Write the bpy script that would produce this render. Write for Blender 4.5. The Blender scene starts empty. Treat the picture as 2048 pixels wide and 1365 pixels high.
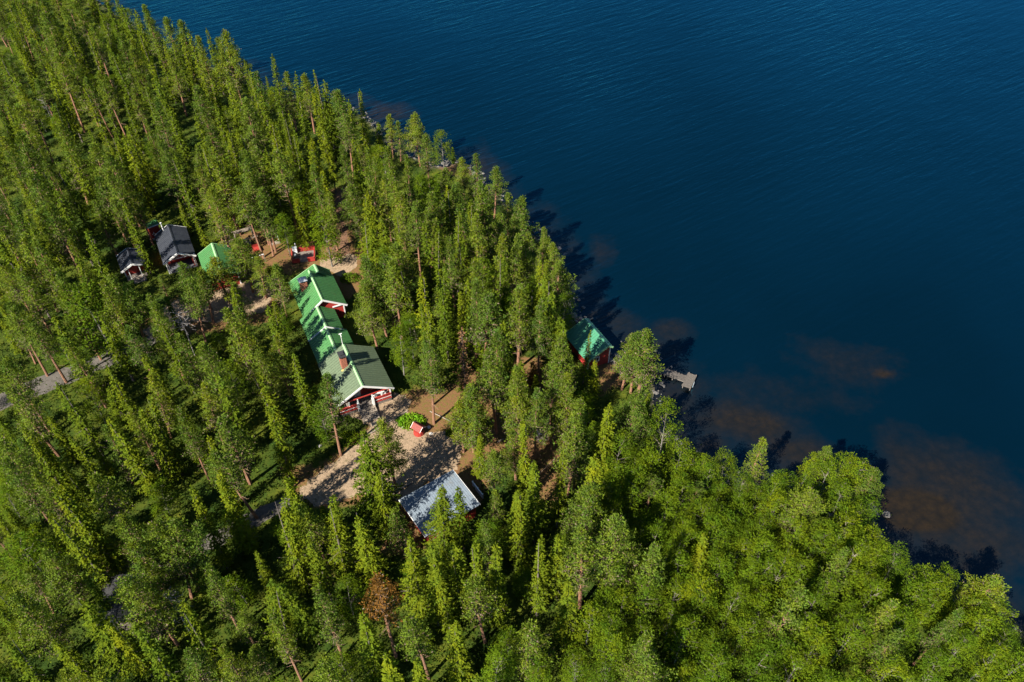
import bpy, math, random
import numpy as np
from mathutils import Vector, noise, Matrix

# ------------------------------------------------------------------ camera, sky, sun, exposure
scene = bpy.context.scene
col = scene.collection
CAMH, FPX, PITCH = 80.0, 1593.0, math.radians(45)
cam_data = bpy.data.cameras.new('camera'); cam = bpy.data.objects.new('camera', cam_data); col.objects.link(cam)
cam.location = (0, 0, CAMH); cam.rotation_euler = (math.pi/2 - PITCH, 0, 0)
cam_data.sensor_width = 36; cam_data.lens = FPX/2048*36; cam_data.clip_end = 6000; cam_data.clip_start = 1
scene.camera = cam
SUN_EL, SUN_AZ = math.radians(41), math.atan2(-0.64, -0.77)
world = bpy.data.worlds.new('World'); scene.world = world; world.use_nodes = True
wn = world.node_tree.nodes; wl = world.node_tree.links
sky = wn.new('ShaderNodeTexSky'); sky.sky_type = 'NISHITA'; sky.sun_disc = False
sky.sun_elevation = SUN_EL; sky.sun_rotation = SUN_AZ % (2*math.pi); sky.dust_density = 0.0; sky.ozone_density = 4.5
wl.new(sky.outputs[0], wn['Background'].inputs[0]); wn['Background'].inputs[1].default_value = 0.05
sl = bpy.data.lights.new('sun', 'SUN'); sl.energy = 5.0; sl.angle = math.radians(0.5); sl.color = (1.0, 0.93, 0.80)
sun = bpy.data.objects.new('sun', sl); col.objects.link(sun)
sdir = Vector((0.64*math.cos(SUN_EL), 0.77*math.cos(SUN_EL), -math.sin(SUN_EL)))
sun.rotation_euler = sdir.to_track_quat('-Z', 'Y').to_euler(); sun.location = (-60, -60, 120)
scene.view_settings.view_transform = 'Standard'; scene.view_settings.look = 'None'
scene.view_settings.exposure = 1.76; scene.view_settings.gamma = 1.0
scene.render.engine = 'CYCLES'
scene.render.resolution_x, scene.render.resolution_y = 1024, 682
scene.cycles.max_bounces = 6; scene.cycles.transparent_max_bounces = 4

R = math.radians
def at(px, py, z=0.0):
    u = (px-1024)/FPX; v = (py-682.5)/FPX
    c, s = math.cos(PITCH), math.sin(PITCH)
    d = (u, c - v*s, -s - v*c); t = (z-CAMH)/d[2]
    return Vector((d[0]*t, d[1]*t, z))
def topx(x, y, z):
    c, s = math.cos(PITCH), math.sin(PITCH)
    dz = z-CAMH; dep = y*c - dz*s; up = y*s + dz*c
    return 1024 + FPX*x/dep, 682.5 - FPX*up/dep

# ------------------------------------------------------------------ object helpers
def tag(o, label=None, cat=None, group=None, kind=None):
    if label: o['label'] = label
    if cat: o['category'] = cat
    if group: o['group'] = group
    if kind: o['kind'] = kind
    return o
def empty(name, loc, rz=0):
    o = bpy.data.objects.new(name, None); col.objects.link(o)
    o.empty_display_size = 0.5; o.location = loc; o.rotation_euler = (0, 0, rz); return o
def mesh_obj(name, verts, faces, m=None, parent=None, smooth=False):
    me = bpy.data.meshes.new(name); me.from_pydata([tuple(v) for v in verts], [], faces); me.update()
    if m: me.materials.append(m)
    if smooth:
        me.polygons.foreach_set('use_smooth', [True]*len(me.polygons))
    o = bpy.data.objects.new(name, me); col.objects.link(o)
    if parent: o.parent = parent
    return o
def copy_tree(o, parent=None):
    c = o.copy(); col.objects.link(c); c.parent = parent
    for ch in o.children: copy_tree(ch, c)
    return c

class MB:
    def __init__(s): s.v = []; s.f = []
    def add(s, vs, fs):
        b = len(s.v); s.v += [Vector(v) for v in vs]; s.f += [tuple(b+i for i in f) for f in fs]
    def box(s, x0, x1, y0, y1, z0, z1):
        s.add([(x0,y0,z0),(x1,y0,z0),(x1,y1,z0),(x0,y1,z0),(x0,y0,z1),(x1,y0,z1),(x1,y1,z1),(x0,y1,z1)],
              [(0,3,2,1),(4,5,6,7),(0,1,5,4),(1,2,6,5),(2,3,7,6),(3,0,4,7)])
    def hexa(s, p):   # 4 bottom, 4 top
        s.add(p, [(0,3,2,1),(4,5,6,7),(0,1,5,4),(1,2,6,5),(2,3,7,6),(3,0,4,7)])
    def bar(s, a, b, w, h, up=(0,0,1)):   # box beam from a to b, width w, height h (centred)
        a = Vector(a); b = Vector(b); d = (b-a).normalized(); up = Vector(up)
        if abs(d.dot(up)) > .95: up = Vector((1,0,0))
        sd = d.cross(up).normalized(); u2 = sd.cross(d).normalized()
        p = []
        for e in (a, b):
            for (i, j) in ((-1,-1),(1,-1),(1,1),(-1,1)):
                p.append(e + sd*(i*w/2) + u2*(j*h/2))
        s.add(p, [(0,1,2,3),(7,6,5,4),(0,4,5,1),(1,5,6,2),(2,6,7,3),(3,7,4,0)])
    def tube(s, pts, rads, n=6):
        base = len(s.v); pts = [Vector(p) for p in pts]
        for i, p in enumerate(pts):
            d = (pts[min(i+1, len(pts)-1)] - pts[max(i-1, 0)]).normalized()
            a = d.orthogonal().normalized() if abs(d.z) < .9 else Vector((1,0,0)); a = (a - d*a.dot(d)).normalized(); b = d.cross(a)
            for k in range(n):
                t = 2*math.pi*k/n
                s.v.append(p + (a*math.cos(t) + b*math.sin(t))*rads[i])
        for i in range(len(pts)-1):
            for k in range(n):
                k2 = (k+1) % n
                s.f.append((base+i*n+k, base+i*n+k2, base+(i+1)*n+k2, base+(i+1)*n+k))
        s.f.append(tuple(base+k for k in range(n))[::-1]); s.f.append(tuple(base+(len(pts)-1)*n+k for k in range(n)))
    def build(s, name, m, parent=None, smooth=False): return mesh_obj(name, s.v, s.f, m, parent, smooth)

# ------------------------------------------------------------------ materials
def newmat(name):
    m = bpy.data.materials.new(name); m.use_nodes = True
    return m, m.node_tree.nodes, m.node_tree.links, m.node_tree.nodes['Principled BSDF']
def mix(n, l, fac, a, b, mode='MIX'):
    x = n.new('ShaderNodeMix'); x.data_type = 'RGBA'; x.blend_type = mode
    for s, v in ((0, fac), (6, a), (7, b)):
        if isinstance(v, (int, float)): x.inputs[s].default_value = v
        elif isinstance(v, tuple): x.inputs[s].default_value = (*v, 1)
        else: l.new(v, x.inputs[s])
    return x.outputs[2]
def noise_n(n, l, scale, detail=4, rough=.6, vec=None):
    t = n.new('ShaderNodeTexNoise'); t.inputs['Scale'].default_value = scale
    t.inputs['Detail'].default_value = detail; t.inputs['Roughness'].default_value = rough
    if vec is not None: l.new(vec, t.inputs['Vector'])
    return t.outputs['Fac']
def ramp(n, l, fac, lo, hi):
    r = n.new('ShaderNodeMapRange'); r.inputs[1].default_value = lo; r.inputs[2].default_value = hi
    l.new(fac, r.inputs[0]); return r.outputs[0]
def objvec(n): return n.new('ShaderNodeTexCoord').outputs['Object']
def geo(n): return n.new('ShaderNodeNewGeometry').outputs['Position']

def paint(name, c1, c2, rough=.5, scale=3, metal=0, spec=.5, dirt=None, bump=0):
    m, n, l, b = newmat(name); v = objvec(n)
    f = ramp(n, l, noise_n(n, l, scale, 6, .65, v), .3, .7)
    c = mix(n, l, f, c1, c2)
    fine = ramp(n, l, noise_n(n, l, scale*9, 3, .6, v), .35, .75)
    c = mix(n, l, fine, c, tuple(x*.72 for x in c1), 'MIX') if bump >= 0 else c
    if dirt: c = mix(n, l, ramp(n, l, noise_n(n, l, .9, 7, .78, v), .66-dirt[1]*.35, .80), c, dirt[0])
    l.new(c, b.inputs['Base Color']); b.inputs['Roughness'].default_value = rough
    b.inputs['Metallic'].default_value = metal; b.inputs['Specular IOR Level'].default_value = spec
    if bump > 0:
        bp = n.new('ShaderNodeBump'); bp.inputs['Strength'].default_value = bump; bp.inputs['Distance'].default_value = .05
        l.new(fine, bp.inputs['Height']); l.new(bp.outputs[0], b.inputs['Normal'])
    return m
M = {}
M['green_roof'] = paint('green_roof', (.038,.130,.038), (.050,.158,.048), .5, .5, dirt=((.06,.085,.035),.3))
M['sage_roof'] = paint('sage_roof', (.078,.108,.064), (.092,.124,.074), .5, .5, dirt=((.085,.09,.045),.25))
M['ridge_green'] = paint('ridge_green', (.19,.36,.16), (.25,.42,.22), .4, 2)
M['moss_roof'] = paint('moss_roof', (.030,.150,.085), (.05,.20,.11), .5, 1.5, dirt=((.05,.06,.03),.4))
M['dark_roof'] = paint('dark_roof', (.020,.024,.034), (.040,.044,.055), .45, 1.2)
M['silver_roof'] = paint('silver_roof', (.115,.145,.18), (.155,.19,.225), .6, .7, metal=.0, dirt=((.10,.085,.06),.35))
M['red'] = paint('red', (.25,.017,.012), (.31,.026,.017), .7, 2, bump=.3)
M['white'] = paint('white', (.55,.55,.54), (.65,.65,.64), .6, 3)
M['greywood'] = paint('greywood', (.12,.10,.088), (.21,.18,.155), .85, 4, bump=.4)
M['palewood'] = paint('palewood', (.17,.14,.11), (.27,.22,.175), .85, 4, bump=.4)
M['brick'] = paint('brick', (.22,.075,.045), (.34,.12,.07), .9, 6, bump=.5)
M['zinc'] = paint('zinc', (.30,.33,.36), (.45,.48,.5), .4, 4, metal=.4)
M['dock'] = paint('dock', (.058,.050,.043), (.110,.094,.080), .85, 4, bump=.4)
M['black'] = paint('black', (.012,.012,.014), (.03,.03,.03), .6, 4)
M['glass'] = paint('glass', (.01,.014,.02), (.02,.025,.03), .08, 2, bump=-1)
M['rock'] = paint('rock', (.075,.07,.066), (.17,.155,.145), .9, 2.5, bump=.8)
M['palerock'] = paint('palerock', (.36,.34,.32), (.5,.47,.44), .9, 2.5, bump=.8)
M['bark_pine'] = paint('bark_pine', (.15,.075,.045), (.30,.14,.075), .95, 4, bump=.5)
M['bark_spruce'] = paint('bark_spruce', (.085,.065,.055), (.16,.13,.115), .95, 4, bump=.5)
M['birch_twig'] = paint('birch_twig', (.10,.085,.06), (.16,.14,.11), .9, 4)
M['bark_birch'] = paint('bark_birch', (.10,.092,.08), (.21,.20,.18), .8, 4)
M['deadwood'] = paint('deadwood', (.13,.12,.12), (.25,.23,.225), .9, 4)
M['brown_twig'] = paint('brown_twig', (.16,.10,.06), (.26,.17,.11), .9, 4)

def foliage(name, ca, cb, cc, trans=.28, wscale=.12):
    m, n, l, b = newmat(name)
    g = geo(n)
    oi = n.new('ShaderNodeObjectInfo')
    f1 = ramp(n, l, oi.outputs['Random'], 0, 1)
    f2 = ramp(n, l, noise_n(n, l, .9, 3, .6, g), .35, .68)
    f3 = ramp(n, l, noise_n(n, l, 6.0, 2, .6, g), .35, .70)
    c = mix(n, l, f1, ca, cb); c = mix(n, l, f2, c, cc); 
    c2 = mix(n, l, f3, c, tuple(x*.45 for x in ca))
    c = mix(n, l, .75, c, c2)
    r2 = n.new('ShaderNodeMath'); r2.operation = 'MULTIPLY'; l.new(oi.outputs['Random'], r2.inputs[0]); r2.inputs[1].default_value = 7.31
    r3 = n.new('ShaderNodeMath'); r3.operation = 'FRACT'; l.new(r2.outputs[0], r3.inputs[0])
    c = mix(n, l, r3.outputs[0], c, (.58, .70, .95), 'MULTIPLY')
    hs = n.new('ShaderNodeMix'); hs.data_type = 'RGBA'; hs.blend_type = 'MULTIPLY'; hs.inputs[0].default_value = 0; l.new(c, hs.inputs[6]); c = hs.outputs[2]
    d = n.new('ShaderNodeBsdfDiffuse'); t = n.new('ShaderNodeBsdfTranslucent'); ms = n.new('ShaderNodeMixShader')
    l.new(c, d.inputs[0])
    ct = mix(n, l, 1.0, c, (1.25, 1.15, .5), 'MULTIPLY'); l.new(ct, t.inputs[0])
    ms.inputs[0].default_value = trans
    l.new(d.outputs[0], ms.inputs[1]); l.new(t.outputs[0], ms.inputs[2])
    n.remove(b); l.new(ms.outputs[0], n['Material Output'].inputs[0])
    return m
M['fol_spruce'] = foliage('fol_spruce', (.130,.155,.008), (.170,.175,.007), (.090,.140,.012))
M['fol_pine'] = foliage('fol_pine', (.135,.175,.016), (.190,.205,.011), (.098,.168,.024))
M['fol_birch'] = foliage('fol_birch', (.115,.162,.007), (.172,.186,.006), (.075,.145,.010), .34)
M['twig_cards'] = paint('twig_cards', (.095,.070,.048), (.14,.10,.065), .9, 3)
M['fol_rust'] = foliage('fol_rust', (.27,.11,.018), (.31,.14,.02), (.19,.09,.02))
M['fol_under'] = foliage('fol_under', (.028,.055,.006), (.028,.055,.006), (.080,.092,.008), .25)
M['fol_hosta'] = foliage('fol_hosta', (.11,.28,.01), (.15,.32,.01), (.20,.24,.02), .3)

# ground: forest floor with litter attribute
def ground_mat():
    m, n, l, b = newmat('forest_floor'); g = geo(n)
    a = n.new('ShaderNodeAttribute'); a.attribute_name = 'litter'
    s = n.new('ShaderNodeAttribute'); s.attribute_name = 'shore'
    big = ramp(n, l, noise_n(n, l, .16, 5, .6, g), .38, .62)
    c = mix(n, l, big, (.015,.030,.004), (.075,.082,.007))
    mid = ramp(n, l, noise_n(n, l, 1.3, 5, .7, g), .35, .68)
    c = mix(n, l, mid, c, (.018,.038,.004))
    fine = ramp(n, l, noise_n(n, l, 7, 3, .7, g), .3, .7)
    lit = mix(n, l, fine, (.150,.075,.034), (.085,.046,.024))
    lit = mix(n, l, ramp(n, l, noise_n(n, l, 2.2, 4, .7, g), .45, .7), lit, (.075,.075,.014))
    ad = n.new('ShaderNodeMath'); ad.operation = 'ADD'; l.new(a.outputs['Fac'], ad.inputs[0])
    nn = n.new('ShaderNodeMath'); nn.operation = 'MULTIPLY_ADD'; l.new(noise_n(n, l, .8, 5, .7, g), nn.inputs[0]); nn.inputs[1].default_value = 1.1; nn.inputs[2].default_value = -.55
    l.new(nn.outputs[0], ad.inputs[1])
    w = ramp(n, l, ad.outputs[0], .35, .6)
    c = mix(n, l, w, c, lit)
    c = mix(n, l, s.outputs['Fac'], c, (.085,.065,.055))
    l.new(c, b.inputs['Base Color']); b.inputs['Roughness'].default_value = .95; b.inputs['Specular IOR Level'].default_value = .1
    bp = n.new('ShaderNodeBump'); bp.inputs['Strength'].default_value = .8; bp.inputs['Distance'].default_value = .12
    l.new(noise_n(n, l, 3.5, 6, .75, g), bp.inputs['Height']); l.new(bp.outputs[0], b.inputs['Normal'])
    return m
M['ground'] = ground_mat()
def gravel(name, c1, c2, c3):
    m, n, l, b = newmat(name); g = geo(n)
    c = mix(n, l, ramp(n, l, noise_n(n, l, .35, 4, .65, g), .38, .62), c1, c2)
    c = mix(n, l, ramp(n, l, noise_n(n, l, 1.4, 4, .7, g), .5, .72), c, c3)
    vo = n.new('ShaderNodeTexVoronoi'); vo.inputs['Scale'].default_value = 5.5; l.new(g, vo.inputs['Vector'])
    c = mix(n, l, ramp(n, l, vo.outputs['Color'], .2, .9), c, tuple(min(1, x*1.25) for x in c1))
    c = mix(n, l, ramp(n, l, noise_n(n, l, 9, 3, .75, g), .5, .75), c, tuple(x*.5 for x in c2))
    l.new(c, b.inputs['Base Color']); b.inputs['Roughness'].default_value = .95; b.inputs['Specular IOR Level'].default_value = .1
    bp = n.new('ShaderNodeBump'); bp.inputs['Strength'].default_value = .7; bp.inputs['Distance'].default_value = .06
    l.new(noise_n(n, l, 7, 5, .75, g), bp.inputs['Height']); l.new(bp.outputs[0], b.inputs['Normal'])
    return m
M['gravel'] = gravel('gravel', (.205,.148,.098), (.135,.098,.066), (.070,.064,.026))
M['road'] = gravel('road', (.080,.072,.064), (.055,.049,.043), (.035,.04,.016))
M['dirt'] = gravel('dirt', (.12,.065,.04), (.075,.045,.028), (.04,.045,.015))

def water_mat():
    m, n, l, b = newmat('lake_water'); g = geo(n)
    a = n.new('ShaderNodeAttribute'); a.attribute_name = 'shallow'
    nz = n.new('ShaderNodeMath'); nz.operation = 'MULTIPLY_ADD'
    l.new(noise_n(n, l, .35, 5, .65, g), nz.inputs[0]); nz.inputs[1].default_value = .5; l.new(a.outputs['Fac'], nz.inputs[2])
    w = ramp(n, l, nz.outputs[0], .38, 1.35)
    deep = mix(n, l, ramp(n, l, noise_n(n, l, .02, 3, .5, g), .35, .65), (.0002,.0042,.0085), (.0003,.0060,.0130))
    brown = mix(n, l, ramp(n, l, noise_n(n, l, 1.1, 5, .7, g), .35, .7), (.0078,.0062,.0038), (.0150,.0098,.0042))
    vo = n.new('ShaderNodeTexVoronoi'); vo.inputs['Scale'].default_value = .9; vo.inputs['Randomness'].default_value = 1; l.new(mix(n, l, .6, g, g), vo.inputs['Vector'])
    brown = mix(n, l, ramp(n, l, vo.outputs['Distance'], .35, 1.3), brown, (.0045,.0042,.003))
    c = mix(n, l, w, deep, brown)
    df = n.new('ShaderNodeBsdfDiffuse'); l.new(c, df.inputs[0]); gl = n.new('ShaderNodeBsdfGlossy'); gl.inputs['Roughness'].default_value = .12
    gl.inputs['Color'].default_value = (.07, .54, .80, 1); fr = n.new('ShaderNodeFresnel'); fr.inputs['IOR'].default_value = 1.40
    ms = n.new('ShaderNodeMixShader'); l.new(fr.outputs[0], ms.inputs[0]); l.new(df.outputs[0], ms.inputs[1]); l.new(gl.outputs[0], ms.inputs[2])
    n.remove(b); l.new(ms.outputs[0], n['Material Output'].inputs[0])
    def crest(ang, sx):
        a_ = n.new('ShaderNodeMapping'); a_.inputs['Rotation'].default_value = (0, 0, R(-ang)); l.new(g, a_.inputs['Vector'])
        b_ = n.new('ShaderNodeMapping'); b_.inputs['Scale'].default_value = (sx, 1.0, 1); l.new(a_.outputs[0], b_.inputs['Vector']); return b_
    mp = crest(34, .16); mp2 = crest(24, .3)
    n1 = noise_n(n, l, .95, 3, .5, mp.outputs[0])
    n2 = noise_n(n, l, 3.2, 3, .6, mp2.outputs[0])
    ad = n.new('ShaderNodeMath'); ad.operation = 'MULTIPLY_ADD'; l.new(n2, ad.inputs[0]); ad.inputs[1].default_value = .28; l.new(n1, ad.inputs[2])
    bp = n.new('ShaderNodeBump'); bp.inputs['Strength'].default_value = .55; bp.inputs['Distance'].default_value = .30
    gust = ramp(n, l, noise_n(n, l, .018, 3, .6, g), .35, .65); gm = n.new('ShaderNodeMath'); gm.operation = 'MULTIPLY_ADD'; l.new(gust, gm.inputs[0]); gm.inputs[1].default_value = .35; gm.inputs[2].default_value = .35
    l.new(gm.outputs[0], bp.inputs['Strength'])
    l.new(ad.outputs[0], bp.inputs['Height'])
    for x in (df, gl, fr): l.new(bp.outputs[0], x.inputs['Normal'])
    return m
M['water'] = water_mat()

# ------------------------------------------------------------------ land outline (photo pixels laid on the ground plane)
SHORE = [(-500,-330),(60,-90),(170,-20),(240,28),(330,88),(400,120),(470,152),(540,180),(600,196),(680,212),(738,232),(760,262),(800,296),(850,322),(885,326),
         (915,318),(945,336),(965,366),(1000,392),(1040,432),(1082,470),(1118,520),(1135,565),(1140,600),(1146,628),(1160,650),(1190,672),(1206,694),(1212,716),(1236,708),
         (1262,700),(1300,702),(1318,722),(1322,752),(1308,790),(1322,838),(1352,884),(1400,926),(1478,958),(1548,968),(1610,964),(1690,984),(1738,1004),(1750,1040),(1748,1072),
         (1770,1102),(1830,1146),(1900,1172),(1980,1206),(2030,1238),(2110,1310),(2400,1640)]
WZ = -0.45
def raylist(pts, z=0): return np.array([[*at(x, y, z)[:2]] for x, y in pts])
shore = raylist(SHORE)
land_poly = np.vstack([shore, [[shore[-1][0], 2], [-900, 2], [-900, shore[0][1]]]])
def inpoly(P, X, Y):
    X = np.asarray(X, float); Y = np.asarray(Y, float); r = np.zeros(X.shape, bool); n = len(P)
    for i in range(n):
        x0, y0 = P[i]; x1, y1 = P[(i+1) % n]
        if y0 == y1: continue
        c = ((y0 > Y) != (y1 > Y)) & (X < (x1-x0)*(Y-y0)/(y1-y0)+x0); r ^= c
    return r
def dist_line(L, X, Y):
    X = np.asarray(X, float); Y = np.asarray(Y, float); d = np.full(X.shape, 1e9)
    for i in range(len(L)-1):
        ax, ay = L[i]; bx, by = L[i+1]; dx, dy = bx-ax, by-ay
        t = np.clip(((X-ax)*dx + (Y-ay)*dy)/(dx*dx+dy*dy), 0, 1)
        d = np.minimum(d, np.hypot(X-ax-t*dx, Y-ay-t*dy))
    return d
def signed(X, Y):   # + on land
    return np.where(inpoly(land_poly, X, Y), 1, -1)*dist_line(shore, X, Y)
def vnoise(X, Y, s, seed=0):
    out = np.empty(X.shape); fx = X.ravel(); fy = Y.ravel(); o = out.ravel()
    for i in range(len(fx)): o[i] = noise.noise((fx[i]*s+seed, fy[i]*s-seed, seed*.37))
    return o.reshape(X.shape)
def grid(xs, ys):
    X, Y = np.meshgrid(xs, ys); nx, ny = len(xs), len(ys)
    idx = np.arange(nx*ny).reshape(ny, nx)
    F = np.stack([idx[:-1,:-1], idx[:-1,1:], idx[1:,1:], idx[1:,:-1]], -1).reshape(-1, 4)
    return X, Y, F
def grid_obj(name, X, Y, Z, F, m, attrs=()):
    me = bpy.data.meshes.new(name)
    V = np.stack([X.ravel(), Y.ravel(), Z.ravel()], -1)
    me.vertices.add(len(V)); me.vertices.foreach_set('co', V.ravel())
    me.loops.add(F.size); me.loops.foreach_set('vertex_index', F.ravel().astype(np.int32))
    me.polygons.add(len(F)); me.polygons.foreach_set('loop_start', np.arange(0, F.size, 4, dtype=np.int32))
    me.update(calc_edges=True)
    me.polygons.foreach_set('use_smooth', np.ones(len(F), bool))
    for nm, A in attrs:
        at_ = me.attributes.new(nm, 'FLOAT', 'POINT'); at_.data.foreach_set('value', A.ravel().astype(np.float32))
    me.materials.append(m)
    o = bpy.data.objects.new(name, me); col.objects.link(o); return o

LITTER = [  # pixel polygons of bare, needle covered ground
 [(575,985),(640,930),(690,900),(760,820),(820,780),(900,770),(1000,715),(1110,715),(1135,800),(1150,900),(1080,940),(1000,905),(960,1010),(880,1050),(830,1120),(760,1100),(780,1000),(700,1010),(640,1020)],
 [(470,470),(560,455),(620,480),(730,500),(740,560),(700,600),(600,540),(560,560),(560,640),(440,660),(290,680),(290,640),(400,560),(480,550)],
 [(655,380),(705,375),(710,520),(655,520)], [(1180,700),(1240,690),(1260,760),(1200,790)], [(875,322),(925,318),(960,350),(890,350)],
 [(610,1140),(670,1150),(660,1180),(615,1175)], [(560,940),(620,930),(640,960),(590,985)], [(205,1100),(300,1080),(290,1180),(210,1190)], [(1060,930),(1130,930),(1110,1010),(1060,1000)]]
lit_polys = [raylist(p) for p in LITTER]
def litter_at(X, Y):
    w = np.zeros(np.shape(X))
    for P in lit_polys:
        ins = inpoly(P, X, Y); d = dist_line(np.vstack([P, P[:1]]), X, Y)
        w = np.maximum(w, np.clip(.5 + np.where(ins, d, -d)/3.0, 0, 1))
    return w
fx = np.arange(-150, 100, 0.8); fy = np.arange(14, 232, 0.8)
xs = np.concatenate([[-3500,-1500,-700,-350,-220,-175], fx, [120,180,300,700,1500,3500]])
ys = np.concatenate([[-400,-100,-20,4], fy, [240,260,300,400,700,1500,4000]])
X, Y, F = grid(xs, ys)
SD = signed(X, Y)
N1 = vnoise(X, Y, .35, 3.3)
SDn = SD + N1*1.2
Z = np.where(SDn > 0, np.minimum(0, -.55 + SDn*.22), -.55 - np.minimum(1.6, -SDn*.12))
Z = np.where(SDn > 6, 0.0, Z) 
LW = litter_at(X, Y)
SHW = np.clip(1 - SDn/1.6, 0, 1)
ground = grid_obj('ground', X, Y, Z, F, M['ground'], (('litter', LW), ('shore', SHW)))
tag(ground, kind='structure', label='mossy forest floor with brown needle litter running down to the lake')
# lake
wx = np.concatenate([[-3500,-1500,-700,-300,-200], np.arange(-160, 130, 1.0), [150,220,400,900,3500]])
wy = np.concatenate([[-400,0], np.arange(16, 240, 1.0), [260,320,500,1000,4000]])
X2, Y2, F2 = grid(wx, wy)
SD2 = -signed(X2, Y2)
nz = vnoise(X2, Y2, .11, 8.1) + .5*vnoise(X2, Y2, .3, 2.2)
shal = np.clip(1 - (SD2 + nz*3.0)/8.0, 0, 1)*.72
for (px, py, rx, ry, a) in ((1690,720,9,5,.42),(1768,742,1.3,1.0,1.3),(1820,1010,6,4,1.5),(1880,960,11,7,.75),(1500,850,7,4,.85),(1600,900,8,3.5,.8),(1430,890,4,3,.9),
                            (1560,790,12,6,.3),(770,222,6,5,.85),(1200,630,4,3,.75),(1345,660,3.5,3,.6),(1940,1100,8,5,.7),(1345,690,3,2,.6),(1120,600,3,3,.7),(1200,500,3,5,.5),(1175,600,3,4,.6),(500,130,5,5,.4),(1240,640,5,4,.5),(1380,760,3,3,.5),(1360,820,4,3,.5),(2010,1090,5,5,.6)):
    c = at(px, py); e = np.sqrt(((X2-c.x)/rx)**2 + ((Y2-c.y)/ry)**2) + .5*nz
    shal = np.maximum(shal, a*np.clip(1.35 - e, 0, 1))
lake = grid_obj('lake', X2, Y2, np.full(X2.shape, WZ), F2, M['water'], (('shallow', shal),))
tag(lake, kind='structure', label='dark blue rippled lake with brown shallows along the shore')

# gravel sheets with ragged rims
def sheet(name, pxpoly, m, z, label, rag=.5, seed=1):
    P = [at(x, y) for x, y in pxpoly]; out = []
    for i in range(len(P)):
        a, b = P[i], P[(i+1) % len(P)]; n = max(2, int((b-a).length/.35)); nrm = Vector((-(b-a).y, (b-a).x, 0)).normalized()
        for k in range(n):
            p = a.lerp(b, k/n); q = noise.noise((p.x*.8, p.y*.8, seed))*rag + noise.noise((p.x*2.7, p.y*2.7, seed+5))*rag*.6
            out.append(p + nrm*q)
    from mathutils.geometry import tessellate_polygon
    tris = tessellate_polygon([out])
    o = mesh_obj(name, [(p.x, p.y, z) for p in out], [tuple(t) for t in tris], m)
    me = o.data
    # make every face look upwards
    flip = [i for i, p in enumerate(me.polygons) if p.normal.z < 0]
    for i in flip: me.polygons[i].flip()
    me.update(); tag(o, label, kind='structure'); return o
YARD = [(592,990),(600,975),(650,935),(690,908),(738,858),(722,842),(702,832),(690,822),(740,808),(790,786),(822,800),(812,828),(806,846),(842,874),(870,866),(905,862),(925,868),(915,940),(898,942),(868,960),(800,1000),(770,996),(720,990),(680,1004),(632,1008)]
sheet('gravel_yard', YARD, M['gravel'], .012, 'sandy gravel yard in front of the long lodge')
MID = [(318,640),(330,612),(372,590),(400,570),(450,572),(500,560),(540,545),(556,556),(548,588),(528,622),(470,640),(430,646),(380,640),(345,662),(300,676),(288,660)]
sheet('gravel_yard', MID, M['gravel'], .012, 'sandy gravel yard between the green roofed shed and the dark roofed cabins', seed=4)
BACK = [(640,522),(672,512),(690,506),(714,512),(716,530),(700,546),(692,560),(672,548),(640,534)]
sheet('gravel_yard', BACK, M['gravel'], .012, 'small patch of orange gravel behind the back end of the lodge', .3, 7)
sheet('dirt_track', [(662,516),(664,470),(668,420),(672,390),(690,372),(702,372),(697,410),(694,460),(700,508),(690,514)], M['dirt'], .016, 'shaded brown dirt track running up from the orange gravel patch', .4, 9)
sheet('forest_road', [(-60,800),(0,788),(60,762),(120,738),(160,728),(220,700),(300,672),(318,682),(240,724),(165,756),(110,780),(50,802),(0,822),(-60,850)], M['road'], .008, 'grey gravel forest road at the left edge of the photo', .4, 12)
sheet('forest_road', [(200,1150),(300,1116),(380,1090),(450,1052),(520,1014),(592,982),(610,1004),(540,1036),(470,1076),(390,1118),(310,1146),(215,1176)], M['road'], .008, 'narrow gravel track in the dark trees below the yard', .4, 15)

# ------------------------------------------------------------------ trees
rng = np.random.default_rng(11)
def cards(P, D, L, W, rr, out=None, w=.6):
    """kite shaped leaf sprays: base P, direction D, length L, width W; out = side of the crown they grow on"""
    n = len(P); D = D/np.linalg.norm(D, axis=1, keepdims=True)
    rnd = rr.normal(size=(n, 3)); S = np.cross(D, rnd); S /= np.linalg.norm(S, axis=1, keepdims=True) + 1e-9
    if out is not None:
        H = np.cross(D, out); H /= np.linalg.norm(H, axis=1, keepdims=True) + 1e-9
        S = S*(1-w) + H*w*np.sign((S*H).sum(1, keepdims=True) + 1e-9); S /= np.linalg.norm(S, axis=1, keepdims=True) + 1e-9
    L = L[:, None]; W = W[:, None]
    a = P; b = P + D*L*.45 + S*W*.5; c = P + D*L; d = P + D*L*.45 - S*W*.5
    return np.stack([a, b, c, d], 1).reshape(-1, 3)
def quads_mesh(name, V, m):
    me = bpy.data.meshes.new(name); n = len(V)//4
    me.vertices.add(len(V)); me.vertices.foreach_set('co', V.astype(np.float32).ravel())
    me.loops.add(n*4); me.loops.foreach_set('vertex_index', np.arange(n*4, dtype=np.int32))
    me.polygons.add(n); me.polygons.foreach_set('loop_start', np.arange(0, n*4, 4, dtype=np.int32))
    me.update(calc_edges=True); me.materials.append(m); return me
def mobj(name, me, parent):
    o = bpy.data.objects.new(name, me); col.objects.link(o); o.parent = parent; return o

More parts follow.
